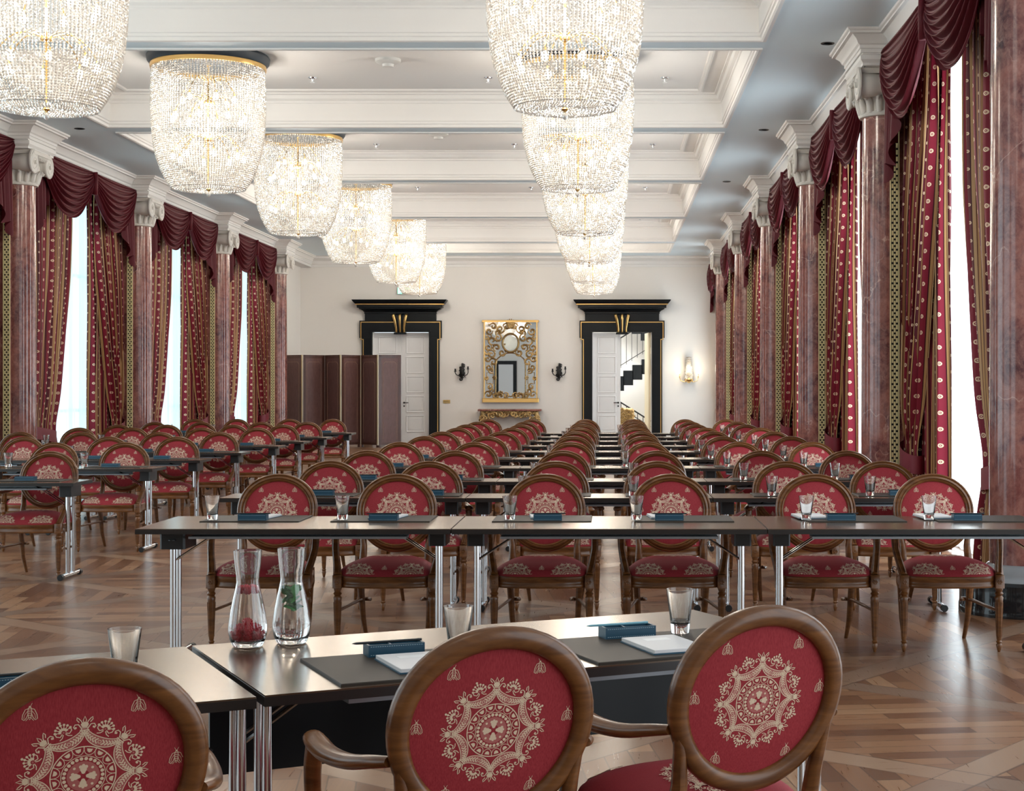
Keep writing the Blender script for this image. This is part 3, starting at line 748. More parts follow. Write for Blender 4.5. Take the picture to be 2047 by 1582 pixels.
# ------------------------------------------------------------------ chandeliers
def make_chandelier():
    root=empty('crystal_chandelier')
    b=MB(); b.lathe([(.68,0),(.70,-.03),(.69,-.08),(.66,-.115),(.0,-.115)],64,cap=False); b.build('ceiling_plate',mat('dark_ceiling_plate',(.03,.04,.05),.5),root,smooth=40)
    b=MB(); b.lathe([(.625,-.115),(.655,-.115),(.66,-.14),(.655,-.165),(.625,-.165),(.625,-.115)],72,cap=False); b.build('gilt_ring',GOLD,root,smooth=40)
    b=MB(); b.lathe([(.04,-.10),(.012,-.14),(.012,-.50),(.05,-.53),(.05,-.56),(.012,-.58),(.012,-.92),(.055,-.95),(.055,-.98),(.012,-1.0),(.012,-1.53),(.03,-1.55),(.0,-1.58)],12,cap=False); b.build('stem',BRASS,root,smooth=60)
    bulbs=[]; rings=[]; own=[]
    for lvl,(z0,n,r) in enumerate(((-.50,8,.42),(-.95,8,.40),(-.28,6,.30))):
        b=MB()
        for k in range(n):
            A=2*PI*(k+.5*lvl)/n; c,s_=math.cos(A),math.sin(A)
            pts=[(.04*c,.04*s_,z0)]
            for q in range(1,8):
                f=q/7; rr=.04+(r-.04)*f; z=z0+.05*math.sin(PI*f*.9)-.18*f**2.5; pts.append((rr*c,rr*s_,z))
            b.tube(pts,.006,5); ex,ey,ez=pts[-1]; b.lathe([(.012,-.03),(.016,0)],8,c=(ex,ey,ez))
            bulbs.append((ex,ey,ez-.03))
        rings.append(b.build('arm_ring',BRASS,root,smooth=60)); own+=[len(rings)-1]*n
    bm=MB(); bm.lathe([(.010,0),(.024,-.02),(.030,-.045),(.022,-.07),(.004,-.082)],10)
    first=None
    for p,w_ in zip(bulbs,own):
        if first is None: o=bm.build('bulb',BULB,rings[w_],smooth=60); first=o
        else: o=first.copy(); C.objects.link(o); o.parent=rings[w_]
        o.location=p
    prof=[(r_*.97,z_*1.075+.01) for r_,z_ in [(.655,-.16),(.662,-.35),(.665,-.60),(.655,-.80),(.635,-.97),(.60,-1.12),(.55,-1.25),(.49,-1.36),(.43,-1.44)]]
    def at(t):
        n=len(prof)-1; f=t*n; i=min(int(f),n-1); f-=i; return (prof[i][0]+(prof[i+1][0]-prof[i][0])*f, prof[i][1]+(prof[i+1][1]-prof[i][1])*f)
    # arc length resample
    S=[at(i/400) for i in range(401)]; cum=[0]
    for i in range(400): cum.append(cum[-1]+math.hypot(S[i+1][0]-S[i][0],S[i+1][1]-S[i][1]))
    nb=62; b=MB()
    rb=random.Random(2)
    def bead(x,y,z,r):
        g=rb.random()*PI/2; cg,sg=r*math.cos(g),r*math.sin(g)
        b.add([(x+cg,y+sg,z),(x-sg,y+cg,z),(x-cg,y-sg,z),(x+sg,y-cg,z),(x,y,z+r*1.15),(x,y,z-r*1.15)],[(0,1,4),(1,2,4),(2,3,4),(3,0,4),(1,0,5),(2,1,5),(3,2,5),(0,3,5)])
    ns=120; j=0
    for i in range(nb):
        t=cum[-1]*i/(nb-1)
        while j<399 and cum[j+1]<t: j+=1
        r,z=S[j]
        for k in range(ns):
            A=2*PI*(k+(.0))/ns; bead(r*math.cos(A),r*math.sin(A),z,.0125)
    # bottom dish: rings of beads
    for q in range(15):
        f=q/14; r=.42-.39*f; z=-1.54-.035*math.sin(PI*f)-.02*f+.05*f
        n=max(6,int(2*PI*r/.024))
        for k in range(n): A=2*PI*(k+.5*(q%2))/n; bead(r*math.cos(A),r*math.sin(A),z,.010)
    # inner collar strands near the top
    for q in range(7):
        for k in range(80): A=2*PI*k/80; bead(.50*math.cos(A),.50*math.sin(A),-.18-.028*q,.009)
    o=b.build('bead_strands',CRYSTAL,root,smooth=0); o['kind']='stuff'
    b=MB(); b.lathe([(.0,-1.64),(.02,-1.625),(.026,-1.605),(.02,-1.585),(.0,-1.57)],12,cap=False); b.build('finial',CRYSTAL,root,smooth=60)
    return root
ch=make_chandelier(); first=True
CHY=[13.1,18.4,23.7,29.1,34.6,38.85]
for s,x in (('left',-4.64),('right',-.365)):
    for k,y in enumerate(CHY):
        z=ZT if k>=0 else ZT
        o=ch if first else dup(ch); first=False; o.location=(x,y,ZT)
        tag(o,'large crystal basket chandelier, %s in the %s row'%(['nearest','second','third','fourth','fifth','farthest'][k],s),'chandelier','crystal chandeliers')
        L=bpy.data.lights.new('chandelier_light','POINT'); L.energy=66; L.color=(1,.93,.84); L.shadow_soft_size=.3
        lo=bpy.data.objects.new('chandelier_light',L); C.objects.link(lo); lo.parent=o; lo.location=(0,0,-.70)
for y in (7.7,2.5):  # added fill lamps out of view overhead, no chandelier bodies here
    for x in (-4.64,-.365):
        L=bpy.data.lights.new('added_fill_light','POINT'); L.energy=12; L.color=(1,.93,.84); L.shadow_soft_size=.5
        lo=bpy.data.objects.new('added_fill_light',L); C.objects.link(lo); lo.location=(x,y,4.45)
# ------------------------------------------------------------------ medallion pattern (2D)
def pattern():
    out=[]  # (list of 2D pts, kind) kind 0 cream poly, 1 pink poly
    def stroke(p,w):
        n=len(p)
        Ls=[];Rs=[]
        for i in range(n):
            a=p[max(i-1,0)]; c=p[min(i+1,n-1)]; dx,dy=c[0]-a[0],c[1]-a[1]; l=math.hypot(dx,dy) or 1; nx,ny=-dy/l*w/2,dx/l*w/2
            Ls.append((p[i][0]+nx,p[i][1]+ny)); Rs.append((p[i][0]-nx,p[i][1]-ny))
        for i in range(n-1): out.append(([Rs[i],Rs[i+1],Ls[i+1],Ls[i]],0))
    def disc(x,y,r,n=8,k=0): out.append(([(x+r*math.cos(2*PI*i/n),y+r*math.sin(2*PI*i/n)) for i in range(n)],k))
    def ring(r,w,n=64):
        for i in range(n):
            a0,a1=2*PI*i/n,2*PI*(i+1)/n; out.append(([((r-w/2)*math.cos(a0),(r-w/2)*math.sin(a0)),((r+w/2)*math.cos(a0),(r+w/2)*math.sin(a0)),((r+w/2)*math.cos(a1),(r+w/2)*math.sin(a1)),((r-w/2)*math.cos(a1),(r-w/2)*math.sin(a1))],0))
    def rot(p,a): c,s=math.cos(a),math.sin(a); return [(x*c-y*s,x*s+y*c) for x,y in p]
    # inner disc
    for i in range(32):
        a0,a1=2*PI*i/32,2*PI*(i+1)/32; out.append(([(.012*math.cos(a0),.012*math.sin(a0)),(.030*math.cos(a0),.030*math.sin(a0)),(.030*math.cos(a1),.030*math.sin(a1)),(.012*math.cos(a1),.012*math.sin(a1))],1))
    for k in range(4):
        a=k*PI/2
        for (x,y,r) in ((.014,0,.0065),(.019,.005,.0035),(.019,-.005,.0035),(.022,0,.003),(.0085,0,.004)):
            q=rot([(x,y)],a)[0]; disc(q[0],q[1],r,8)
        q=rot([(.0165,.0165)],a)[0]; disc(q[0],q[1],.0028,6)
    for k in range(26):
        a=2*PI*k/26; disc(.0352*math.cos(a),.0352*math.sin(a),.0036,8)
    ring(.0405,.0014); ring(.0595,.0022); 
    for k in range(16):
        a=2*PI*(k+.5)/16
        q=rot([(.0535,0)],a)[0]; 
        out.append((rot([(.0555+.0045*0,-.0055),(.0555,.0055),(.050,.0040),(.0475,0),(.050,-.0040)],a),0))
        stroke([(lambda t:rot([(.0575-.0145*math.cos(t),.0110*math.sin(t))],a)[0])(-PI/2+PI*i/8) for i in range(9)],.0012)
    # garlands
    N=8
    for k in range(N):
        a=2*PI*k/N+PI/2
        def gp(t,off):
            ph=t*PI*.46; w=off/.0165; rc=.089+.003*w; T=.0345-.003*w; Q_=.0265-.0155*w
            rad=rc-Q_*math.cos(ph); tan=T*math.sin(ph)/math.sin(PI*.46)
            mid=a+PI/N; return (rad*math.cos(mid)-tan*math.sin(mid), rad*math.sin(mid)+tan*math.cos(mid))
        lo_=[gp(-1+2*i/22,0) for i in range(23)]; hi_=[gp(-1+2*i/22,.0165) for i in range(23)]
        for i in range(22): out.append(([lo_[i],lo_[i+1],hi_[i+1],hi_[i]],1))
        stroke(lo_,.0019); stroke(hi_,.0017)
        for t in (-.85,-.72,-.59,-.46,-.33,-.2,.2,.33,.46,.59,.72,.85):
            d=.12 if t>0 else -.12
            for o2 in (.0035,.013): stroke([gp(t,.0082),gp(t-d*.95,o2)],.0026)
        q=gp(0,.0082); 
        c8=[(q[0]+.0032*math.cos(2*PI*i/8),q[1]+.0032*math.sin(2*PI*i/8)) for i in range(9)]; stroke(c8,.0012)
        # crown / fleur (pointing radially)
        def P(pts): return rot([(x,y) for x,y in pts],a)   # local x radial
        stroke(P([(.0925,-.0085),(.0925,.0085)]),.0022); stroke(P([(.0965,-.0075),(.0965,.0075)]),.0016)
        out.append((P([(.098,-.0045),(.104,-.0075),(.108,-.004),(.1085,0),(.108,.004),(.104,.0075),(.098,.0045)]),0))
        stroke(P([(.103,0),(.112,-.003),(.1195,0),(.112,.003),(.103,0)]),.0016)
        for s in (-1,1):
            stroke(P([(.104,s*.004),(.110,s*.006),(.1155,s*.011),(.118,s*.014),(.113,s*.0145),(.108,s*.010)]),.0018)
            stroke(P([(.0965,s*.006),(.104,s*.0115),(.104,s*.0175),(.099,s*.020),(.0955,s*.0175),(.0975,s*.0150)]),.0020)
            q=P([(.0978,s*.0162)])[0]; disc(q[0],q[1],.0022,6)
        # rosette
        a2=a+PI/N
        def Q(pts): return rot(pts,a2)
        cx=.098
        for j in range(7):
            b_=(-1.25+2.5*j/6); L=.0155
            x1,y1=cx+L*.6*math.cos(b_),L*.6*math.sin(b_); x2,y2=cx+L*math.cos(b_),L*math.sin(b_)
            stroke(Q([(cx+.004*math.cos(b_),.004*math.sin(b_)),(x1,y1)]),.0034)
            q=Q([(x2*1.0,y2)])[0]; disc(q[0],q[1],.0026,6)
            stroke(Q([(x1,y1),(x2,y2)]),.0014)
        q=Q([(cx,0)])[0]; disc(q[0],q[1],.0022,6,1)
        q=Q([(.1185,0)])[0]; disc(q[0],q[1],.0028,6)
        for s in (-1,1):
            stroke(Q([(cx-.002,s*.003),(cx-.006,s*.009),(cx-.002,s*.0145),(cx+.003,s*.015),(cx+.003,s*.0115)]),.0020)
            stroke(Q([(cx-.004,s*.002),(cx-.0095,s*.006),(cx-.012,s*.012)]),.0018)
    med=out
    out=[]
    # bee, head up, about .03 tall
    stroke([(0,.012),(-.003,.008),(-.0035,.0),(-.002,-.010),(0,-.014),(.002,-.010),(.0035,0),(.003,.008),(0,.012)],.0012)
    disc(0,.011,.0022,6)
    for z in (-.009,-.005,-.001,.003,.007): stroke([(-.003,z),(.003,z)],.0012)
    for s in (-1,1):
        stroke([(s*.002,.008),(s*.008,.006),(s*.0125,-.004),(s*.0135,-.012),(s*.010,-.0145),(s*.006,-.010),(s*.003,-.002)],.0013)
        stroke([(s*.004,.003),(s*.009,-.004),(s*.0105,-.012)],.0008)
        stroke([(s*.001,.012),(s*.004,.018)],.0008)
        stroke([(s*.003,-.011),(s*.007,-.0155)],.0010)
    return med,out
MED,BEE=pattern()
def put_pattern(b,pat,fn,cx,cy,sc=1,flip=False,lift=.0005,test=None,rot=0):
    cr,sr=math.cos(rot),math.sin(rot)
    for pts,k in pat:
        p=[(cx+sc*(x*cr-y*sr),cy+sc*(x*sr+y*cr)) for x,y in pts]
        if test and not all(test(x,y) for x,y in p): continue
        vs=[fn(x,y,lift if k==0 else lift*.5) for x,y in p]
        if flip: vs=vs[::-1]
        b.add(vs,[tuple(range(len(vs)))],2 if k==1 else 1)
def smooth_path(pts,rr,k=4):
    P=[Vector(p) for p in pts]; n=len(P); out=[];ro=[]
    for i in range(n-1):
        p0,p1,p2,p3=P[max(i-1,0)],P[i],P[i+1],P[min(i+2,n-1)]
        for q in range(k):
            t=q/k; out.append(.5*((2*p1)+(p2-p0)*t+(2*p0-5*p1+4*p2-p3)*t*t+(3*p1-p0-3*p2+p3)*t**3)); ro.append(rr[i]+(rr[i+1]-rr[i])*t)
    out.append(P[-1]); ro.append(rr[-1]); return out,ro
# ------------------------------------------------------------------ the armchair  (local: faces -Y)
TAU=R(12.3); OC=Vector((0,.25,.728)); UP=Vector((0,math.sin(TAU),math.cos(TAU))); NB=Vector((0,math.cos(TAU),-math.sin(TAU)))
def op(x,v,n=0): return OC+Vector((1,0,0))*x+UP*v+NB*n
def egg(t,a,bb):
    return (a*math.cos(t)*(1+.06*math.sin(t)), bb*math.sin(t))
def make_chair(WOOD,name):
    root=empty(name)
    b=MB(); n=56; prof=[(-.024,-.002),(-.022,.014),(-.012,.021),(.006,.023),(.020,.016),(.025,.002),(.022,-.012),(.015,-.018),(.009,-.013),(.003,-.021),(-.005,-.022),(-.009,-.014),(-.014,-.017),(-.021,-.012)]
    vs=[];fs=[];K=len(prof)
    for i in range(n):
        t=2*PI*i/n
        for (o,d) in prof:
            x,v=egg(t,.210+o,.206+o); vs.append(op(x,v,d))
    for i in range(n):
        j=(i+1)%n
        for k in range(K): l=(k+1)%K; fs.append((i*K+k,i*K+l,j*K+l,j*K+k))
    b.add(vs,fs); b.build('back_frame',WOOD,root,smooth=50)
    # upholstered panel, both sides
    b=MB()
    def surf(side):
        def fn(x,v,l=0):
            a=.190*(1+.06*v/.186); r2=min(1,(x/a)**2+(v/.186)**2); bul=(.016 if side<0 else .006)*(1-r2**1.5)
            return op(x,v,side*(.004+bul+l) if side>0 else -(.004+bul+l))
        return fn
    for side in (-1,1):
        fn=surf(side); vs=[fn(0,0)];fs=[];nr=8;na=40
        for q in range(1,nr+1):
            for k in range(na): x,v=egg(2*PI*k/na,.190*q/nr,.186*q/nr); vs.append(fn(x,v))
        for k in range(na):
            l=(k+1)%na; fs.append((0,1+k,1+l))
            for q in range(nr-1): fs.append((1+q*na+k,1+(q+1)*na+k,1+(q+1)*na+l,1+q*na+l))
        b.add(vs,fs,0)
        ins=lambda x,v: (x/.186)**2+(v/.182)**2<1
        put_pattern(b,MED,fn,0,0,1,flip=(side<0)*0,test=ins)
        for (x,v,s) in ((-.0975,.135,1),(.0975,.135,1),(-.0975,-.135,1),(.0975,-.135,1),(-.172,.02,1),(.172,.02,1)): put_pattern(b,BEE,fn,x,v,s,test=ins)
    b.build('back_upholstery',[FABRIC,CREAM,PINK],root,smooth=180)
    # seat
    def outline(t,k=1.0,e=.55):
        c,s_=math.cos(t),math.sin(t); cx=math.copysign(abs(c)**e,c); sy=math.copysign(abs(s_)**e,s_)
        y=-.03+.235*sy*k; x=cx*(.262-.035*sy)*k
        if sy<0: y-=.03*(1-cx*cx)*k
        return x,y
    b=MB(); na=56; vs=[];fs=[]
    for (k,z) in ((.99,.355),(1.0,.36),(1.0,.372),(.985,.378),(.985,.392),(1.0,.398),(1.0,.415),(.97,.422)):
        for i in range(na): x,y=outline(2*PI*i/na,k); vs.append((x,y,z))
    for q in range(7):
        for i in range(na): l=(i+1)%na; fs.append((q*na+i,q*na+l,(q+1)*na+l,(q+1)*na+i))
    fs.append(tuple(range(na-1,-1,-1)))
    b.add(vs,fs)
    b.build('seat_rail',WOOD,root,smooth=40)
    def yfront(x,k):
        cx=min(.9999,abs(x)/(k*.292)); return -.03-k*(.235*(1-cx**3.636)**.275+.03*(1-cx*cx))
    def rfront(x,y):
        lo,hi=max(.02,abs(x)/.292),1.0
        for _ in range(18):
            m_=(lo+hi)/2
            if yfront(x,m_)<y: hi=m_
            else: lo=m_
        return hi
    def sfn(x,y,l=0):
        yy=y+.03
        sy=max(-1,min(1,yy/.25)); hw=.262-.035*sy
        r=(abs(x/hw)**3.6+abs(yy/(.25 if yy<0 else .235))**3.6)**(1/3.6); r=min(r,1)
        if yy<-.02: r=min(1,rfront(x,y)/.985)
        z=.422+.088*(1-r**2.6)**.62
        return Vector((x,y,z+l))
    b=MB(); vs=[(0,-.03,.51)];fs=[];nr=14
    for q in range(1,nr+1):
        k=(q/nr)**.7
        for i in range(na):
            x,y=outline(2*PI*i/na,.985*k); z=.422+.088*(1-min(1,k)**2.6)**.62 if q<nr else .418
            vs.append((x,y,z))
    for i in range(na):
        l=(i+1)%na; fs.append((0,1+i,1+l))
        for q in range(nr-1): fs.append((1+q*na+i,1+(q+1)*na+i,1+(q+1)*na+l,1+q*na+l))
    b.add(vs,fs,0)
    ins=lambda x,y: abs(x)<.235 and -.25<y<.19
    def r_of(x,y):
        yy=y+.03; sy=max(-1,min(1,yy/.25)); hw=.262-.035*sy; return (abs(x/hw)**3.6+abs(yy/(.25 if yy<0 else .235))**3.6)**(1/3.6)
    put_pattern(b,MED,sfn,0,.03,1.0,lift=.002,test=lambda x,y:r_of(x,y)<.93)
    # front lip: half medallions unrolled over the edge
    def lip(x,v,l=0):   # v: 0 at bottom of cushion .. up
        f=max(0,min(1,v/.10)); y=yfront(x,.985)+.0015+.085*f**1.7; p=sfn(x,y)
        return Vector((x,y-l,p.z+.0015+l))
    tt=lambda x,v: 0<v<.095 and abs(x)<.215
    put_pattern(b,MED,lip,-.145,.0,.80,lift=.002,test=tt); put_pattern(b,MED,lip,.145,.0,.80,lift=.002,test=tt); put_pattern(b,BEE,lip,0,.055,1,lift=.002,test=tt)
    b.build('seat_cushion',[FABRIC,CREAM,PINK],root,smooth=180)
    # legs
    fl=[]
    for s in (-1,1):
        b=MB(); cx,cy=s*.262,-.235
        pr=[(.007,0),(.011,.012),(.017,.04),(.012,.048),(.018,.056),(.012,.064),(.0145,.075),(.0215,.285),(.024,.30),(.017,.31),(.024,.322),(.017,.332),(.022,.345),(.022,.356)]
        b.lathe(pr,12,c=(cx,cy,0))
        for k in range(8):
            A=2*PI*(k+.5)/8; b.tube([(cx+.0135*math.cos(A),cy+.0135*math.sin(A),.085),(cx+.021*math.cos(A),cy+.021*math.sin(A),.275)],.0030,4)
        b.bbox(cx-.025,cx+.025,cy-.025,cy+.025,.352,.425,.003)
        for q in range(6): A=2*PI*q/6; b.lathe([(.0,.0),(.006,.002),(.0,.004)],6,M=Matrix.Translation((cx+.009*math.cos(A),cy-.026,.388+.009*math.sin(A)))@Matrix.Rotation(PI/2,4,'X'))
        b.lathe([(.006,0),(.004,.006)],8,M=Matrix.Translation((cx,cy-.025,.388))@Matrix.Rotation(PI/2,4,'X'))
        b.build('leg',WOOD,root,smooth=45)
    for s in (-1,1):
        b=MB(); b.tube([(s*.205,.185,.42),(s*.205,.19,.33),(s*.200,.195,.30),(s*.19,.215,.12),(s*.175,.245,.0)],[.024,.024,.021,.017,.011],8); b.build('leg',WOOD,root,smooth=45)
    # back stiles
    for s in (-1,1):
        b=MB(); b.tube([(s*.19,.19,.40),(s*.188,.195,.47),(s*.186,.215,.54),(s*.196,.235,.62),(s*.212,.25,.70)],[.023,.022,.020,.016,.008],8,flat=(1,1.0)); b.build('back_stile',WOOD,root,smooth=45)
    # arms
    for s in (-1,1):
        b=MB()
        top=[(s*.222,.235,.675),(s*.245,.19,.668),(s*.272,.10,.652),(s*.288,0,.648),(s*.292,-.08,.655),(s*.290,-.13,.660),(s*.288,-.15,.652)]
        tp,tr=smooth_path(top,[.016,.020,.024,.027,.028,.024,.012]); b.tube(tp,tr,16,flat=(1,.72),up=(0,0,1))
        tp,tr=smooth_path([(s*.289,-.115,.645),(s*.292,-.125,.60),(s*.287,-.145,.54),(s*.272,-.19,.47),(s*.264,-.225,.42)],[.020,.019,.018,.020,.023]); b.tube(tp,tr,12,flat=(.85,1.1),up=(1,0,0))
        for dx in (-.010,.010):
            b.tube([(s*.289+dx,-.137,.62),(s*.289+dx,-.150,.56),(s*.276+dx,-.195,.49),(s*.264+dx,-.238,.44)],.0035,5)
        b.build('arm',WOOD,root,smooth=60)
    for s in (-1,1):
        b=MB(); b.tube([(s*.262,-.235,.225),(s*.235,-.05,.228),(s*.205,.17,.232),(s*.185,.215,.232),(s*.16,.225,.232),(s*.15,.205,.232),(s*.16,.185,.232)],[.009,.009,.010,.012,.013,.012,.008],8,flat=(1,1)); b.build('stretcher',WOOD,root,smooth=60)
    return root
chA=make_chair(WALNUT,'upholstered_armchair')
# ------------------------------------------------------------------ tables
def make_table(name,W,Dp,modesty=False,H=.74):
    inset=.022 if modesty else .10
    root=empty(name)
    b=MB(); b.box(-W/2+.002,W/2-.002,0,Dp,H-.004,H,0); b.box(-W/2+.001,W/2-.001,-.001,Dp+.001,H-.027,H-.004,1); b.build('tabletop',[TOP,EDGE],root,smooth=0)
    yc=Dp/2; fl=Dp*(.40 if Dp>.6 and not modesty else .46)
    for s in (-1,1):
        b=MB(); x=s*(W/2-inset)
        for dy in ((-.055,.055) if not modesty else (-.34,-.26)):
            b.tube([(x,yc+dy,.03),(x,yc+dy,H-(.028 if modesty else .075))],.0155 if not modesty else .0115,10)
        b.tube([(x,yc-fl,.028),(x,yc+fl,.028)],.017,10); 
        o=b.build('leg',CHROME,root,smooth=50)
        for dy in (-fl,fl):
            b=MB(); b.tube([(x,yc+dy-.02,.024),(x,yc+dy+.02,.024)],.023,10); b.build('foot_cap',BLACKP,o,smooth=50)
        b=MB(); hb=.045 if not modesty else .02; b.bbox(x-hb,x+hb,yc-.12,yc+.12,H-.115 if not modesty else H-.06,H-.027,.008); b.build('hinge_box',BLACKP,root,smooth=0)
        b=MB()
        for dy in (-.03,.03): b.tube([(x,yc+dy,H-.20),(x-s*.26,yc+dy,H-.03)],.006,6)
        b.build('brace',CHROME,root,smooth=50)
    b=MB(); ty=yc-.22 if Dp>.6 else yc-.06; b.box(-W/2+.24,W/2-.24,ty-.06,ty+.06,H-.062,H-.050); b.box(-W/2+.24,W/2-.24,ty+.05,ty+.06,H-.05,H-.027); b.build('cable_tray',GREYM,root,smooth=0)
    if modesty:
        b=MB(); b.box(-W/2+.006,W/2-.006,Dp*.75,Dp*.75+.015,.42,H-.027); b.build('modesty_panel',PANEL,root,smooth=0)
    return root
tbB=make_table('folding_table',1.6,.80); tbN=make_table('seminar_table',1.6,.45); tbF=make_table('presenter_table',1.6,.80,True)
b=MB(); b.bbox(-.065,.065,-.12,.12,-.09,0,.01); b.lathe([(.02,-.005),(.02,.0)],10,c=(0,-.12,-.04)); sock=b.build('power_box',BLACKP,smooth=0,loc=(-2.25,8.30,.713)); tag(sock,'black power socket box under left end of front centre table','power box')
# ------------------------------------------------------------------ tabletop items
def make_glass():
    b=MB(); b.lathe([(.0,.0),(.025,.0),(.0275,.004),(.0285,.03),(.0405,.126),(.0405,.128),(.0388,.128),(.0385,.126),(.0265,.034),(.022,.028),(.0,.026)],28,cap=False); return b.build('drinking_glass',GLASS,smooth=50)
def make_pad(w=.53,d=.39,name='desk_pad'):
    b=MB(); b.bbox(-w/2,w/2,0,d,0,.006,.002); return b.build(name,LEATHER,smooth=0)
def make_tray():
    root=empty('pen_tray')
    b=MB(); w,d,h,t=.152,.062,.032,.005
    b.box(0,w,0,d,0,.005); b.box(0,w,0,t,.005,h); b.box(0,w,d-t,d,.005,h); b.box(0,t,t,d-t,.005,h); b.box(w-t,w,t,d-t,.005,h); b.box(w*.42,w*.42+.004,t,d-t,.005,h-.003)
    b.build('tray_body',BLUEL,root,smooth=0)
    b=MB()
    for z in (.005,.027):
        x=.006
        while x<w-.008: b.box(x,x+.0035,-.0008,.0002,z,z+.001); x+=.0062
    b.build('stitching',STITCH,root,smooth=0)
    return root
def make_pencil(m):
    b=MB(); b.tube([(0,0,0),(.012,0,0),(.175,0,0),(.180,0,0),(.19,0,0)],[.0006,.0036,.0036,.0042,.0036],6); return b.build('pencil',m,smooth=0)
def make_note():
    root=empty('notebook'); b=MB(); b.bbox(0,.165,0,.235,0,.004,.001); b.build('cover',BLUEL,root,smooth=0)
    b=MB(); b.bbox(.003,.162,.003,.232,.004,.013,.001); b.build('paper_block',PAPER,root,smooth=0)
    b=MB(); b.box(.045,.12,.15,.19,.013,.0135); b.build('title_strip',mat('bright_white_paper',(.9,.9,.9),.4),root,smooth=0)
    return root
gl0=make_glass(); pad0=make_pad(); padN=make_pad(.50,.30); tray0=make_tray(); pen0=make_pencil(PENCILK); penB=make_pencil(PENCILB); nb0=make_note()
used={}
def place(proto,loc,rz,label,cat,group):
    if proto.name not in used: used[proto.name]=1; o=proto
    else: o=dup(proto)
    o.location=loc; o.rotation_euler=(0,0,rz); return tag(o,label,cat,group)
H=.74
# centre block
ROWS=[8.05,10.3,12.1,14.1,15.85,17.6,19.3,21.05,22.8,24.65]
SEATX=[-1.93,-1.235,-.372,.358,1.20,1.885]
seatn=['leftmost','second from left','third from left','third from right','second from right','rightmost']
rnd=random.Random(11)
for r,y in enumerate(ROWS):
    rn=ORD[r]+' row' if r else 'front row'
    dx0=0 if r==0 else (-.13 if r==1 else rnd.uniform(-.08,.02))
    if r>1 and min(abs(y+.2-q) for q in COL)<.75: dx0=-.15
    for k in range(3):
        proto=tbB if r==0 else tbN
        place(proto,(-1.6+1.6*k+dx0+(k-1)*.004,y,0),0,'%s dark folding table in %s of the centre block'%(['left','middle','right'][k],rn),'table','folding tables of the centre block')
    for k,x in enumerate(SEATX):
        xx=x+rnd.uniform(-.02,.02)*(r>0); cyy=y+ (.94 if r==0 else .33)+rnd.uniform(-.03,.03)*(r>0); rz=R(rnd.uniform(-3,3))*(r>0)
        place(chA,(xx,cyy,0),rz,'red medallion oval-back armchair, %s seat, %s of the centre block'%(seatn[k],rn),'chair','oval-back armchairs of the centre block')
        if r==0: gx=[-2.135,-1.435,-.535,.145,1.06,1.72][k]; tx=[-1.985,-1.285,-.405,.245,1.165,1.84][k]; gy=y+.50; ty=y+.44; py=y+.40
        else: gx=xx-.20+rnd.uniform(-.03,.03); tx=xx-.05+rnd.uniform(-.03,.03); gy=y+.16; ty=y+.16; py=y+.13
        if k in(4,5) and r>0: gx+=.06
        pxx=x if r else [-1.915,-1.22,-.36,.40,1.32,2.02][k]
        where='%s seat, %s of the centre block'%(seatn[k],rn)
        place(pad0 if r==0 else padN,(pxx,py,H),0,'dark leather desk pad at %s'%where,'desk pad','desk pads of the centre block')
        place(gl0,(gx,gy,H+.006),rnd.uniform(0,6),'clear tumbler at %s'%where,'glass','tumblers of the centre block')
        place(tray0,(tx,ty,H+.006),R(rnd.uniform(-2,2)),'blue leather pen tray at %s'%where,'pen tray','pen trays of the centre block')
        if r<3:
            place(pen0,(tx-.02,ty+.02,H+.042),R(rnd.uniform(-1,4)),'black pencil on the tray, %s'%where,'pencil','pencils of the centre block')
            if r==0: place(nb0,(tx+(-.02 if k<4 else -.14),ty+.09,H+.006),R(-8 if k<2 else 5),'white notebook with blue cover at %s'%where,'notebook','notebooks of the centre block')
# left block
ROWL=[11.95,14.02,15.65,17.4,19.35,20.95,22.65,24.85]
LX=[-4.43,-5.11,-5.98,-6.66]
ln=['aisle seat','second seat from aisle','third seat from aisle','window seat']
for r,y in enumerate(ROWL):
    for k,xc in enumerate((-4.83,-6.43)):
        x=VX+F*(xc+.8)/y
        if x<5: continue
        place(tbN,(xc,y,0),0,'%s dark folding table in %s row of the left block'%(['aisle','window'][k],ORD[r]),'table','folding tables of the left block')
    for k,x in enumerate(LX):
        D=y+.8
        if VX+F*(x+.22)/D<2: continue
        xx=x+rnd.uniform(-.02,.02); cyy=y+.33+rnd.uniform(-.03,.03)
        where='%s, %s row of the left block'%(ln[k],ORD[r])
        place(chA,(xx,cyy,0),R(rnd.uniform(-3,3)),'red medallion oval-back armchair, %s'%where,'chair','oval-back armchairs of the left block')
        if VX+F*(x-.1)/y<5: continue
        place(padN,(x,y+.13,H),0,'dark leather desk pad at %s'%where,'desk pad','desk pads of the left block')
        place(gl0,(x-.26,y+.18,H+.006),0,'clear tumbler at %s'%where,'glass','tumblers of the left block')
        place(tray0,(x-.10,y+.15,H+.006),R(rnd.uniform(-2,2)),'blue leather pen tray at %s'%where,'pen tray','pen trays of the left block')
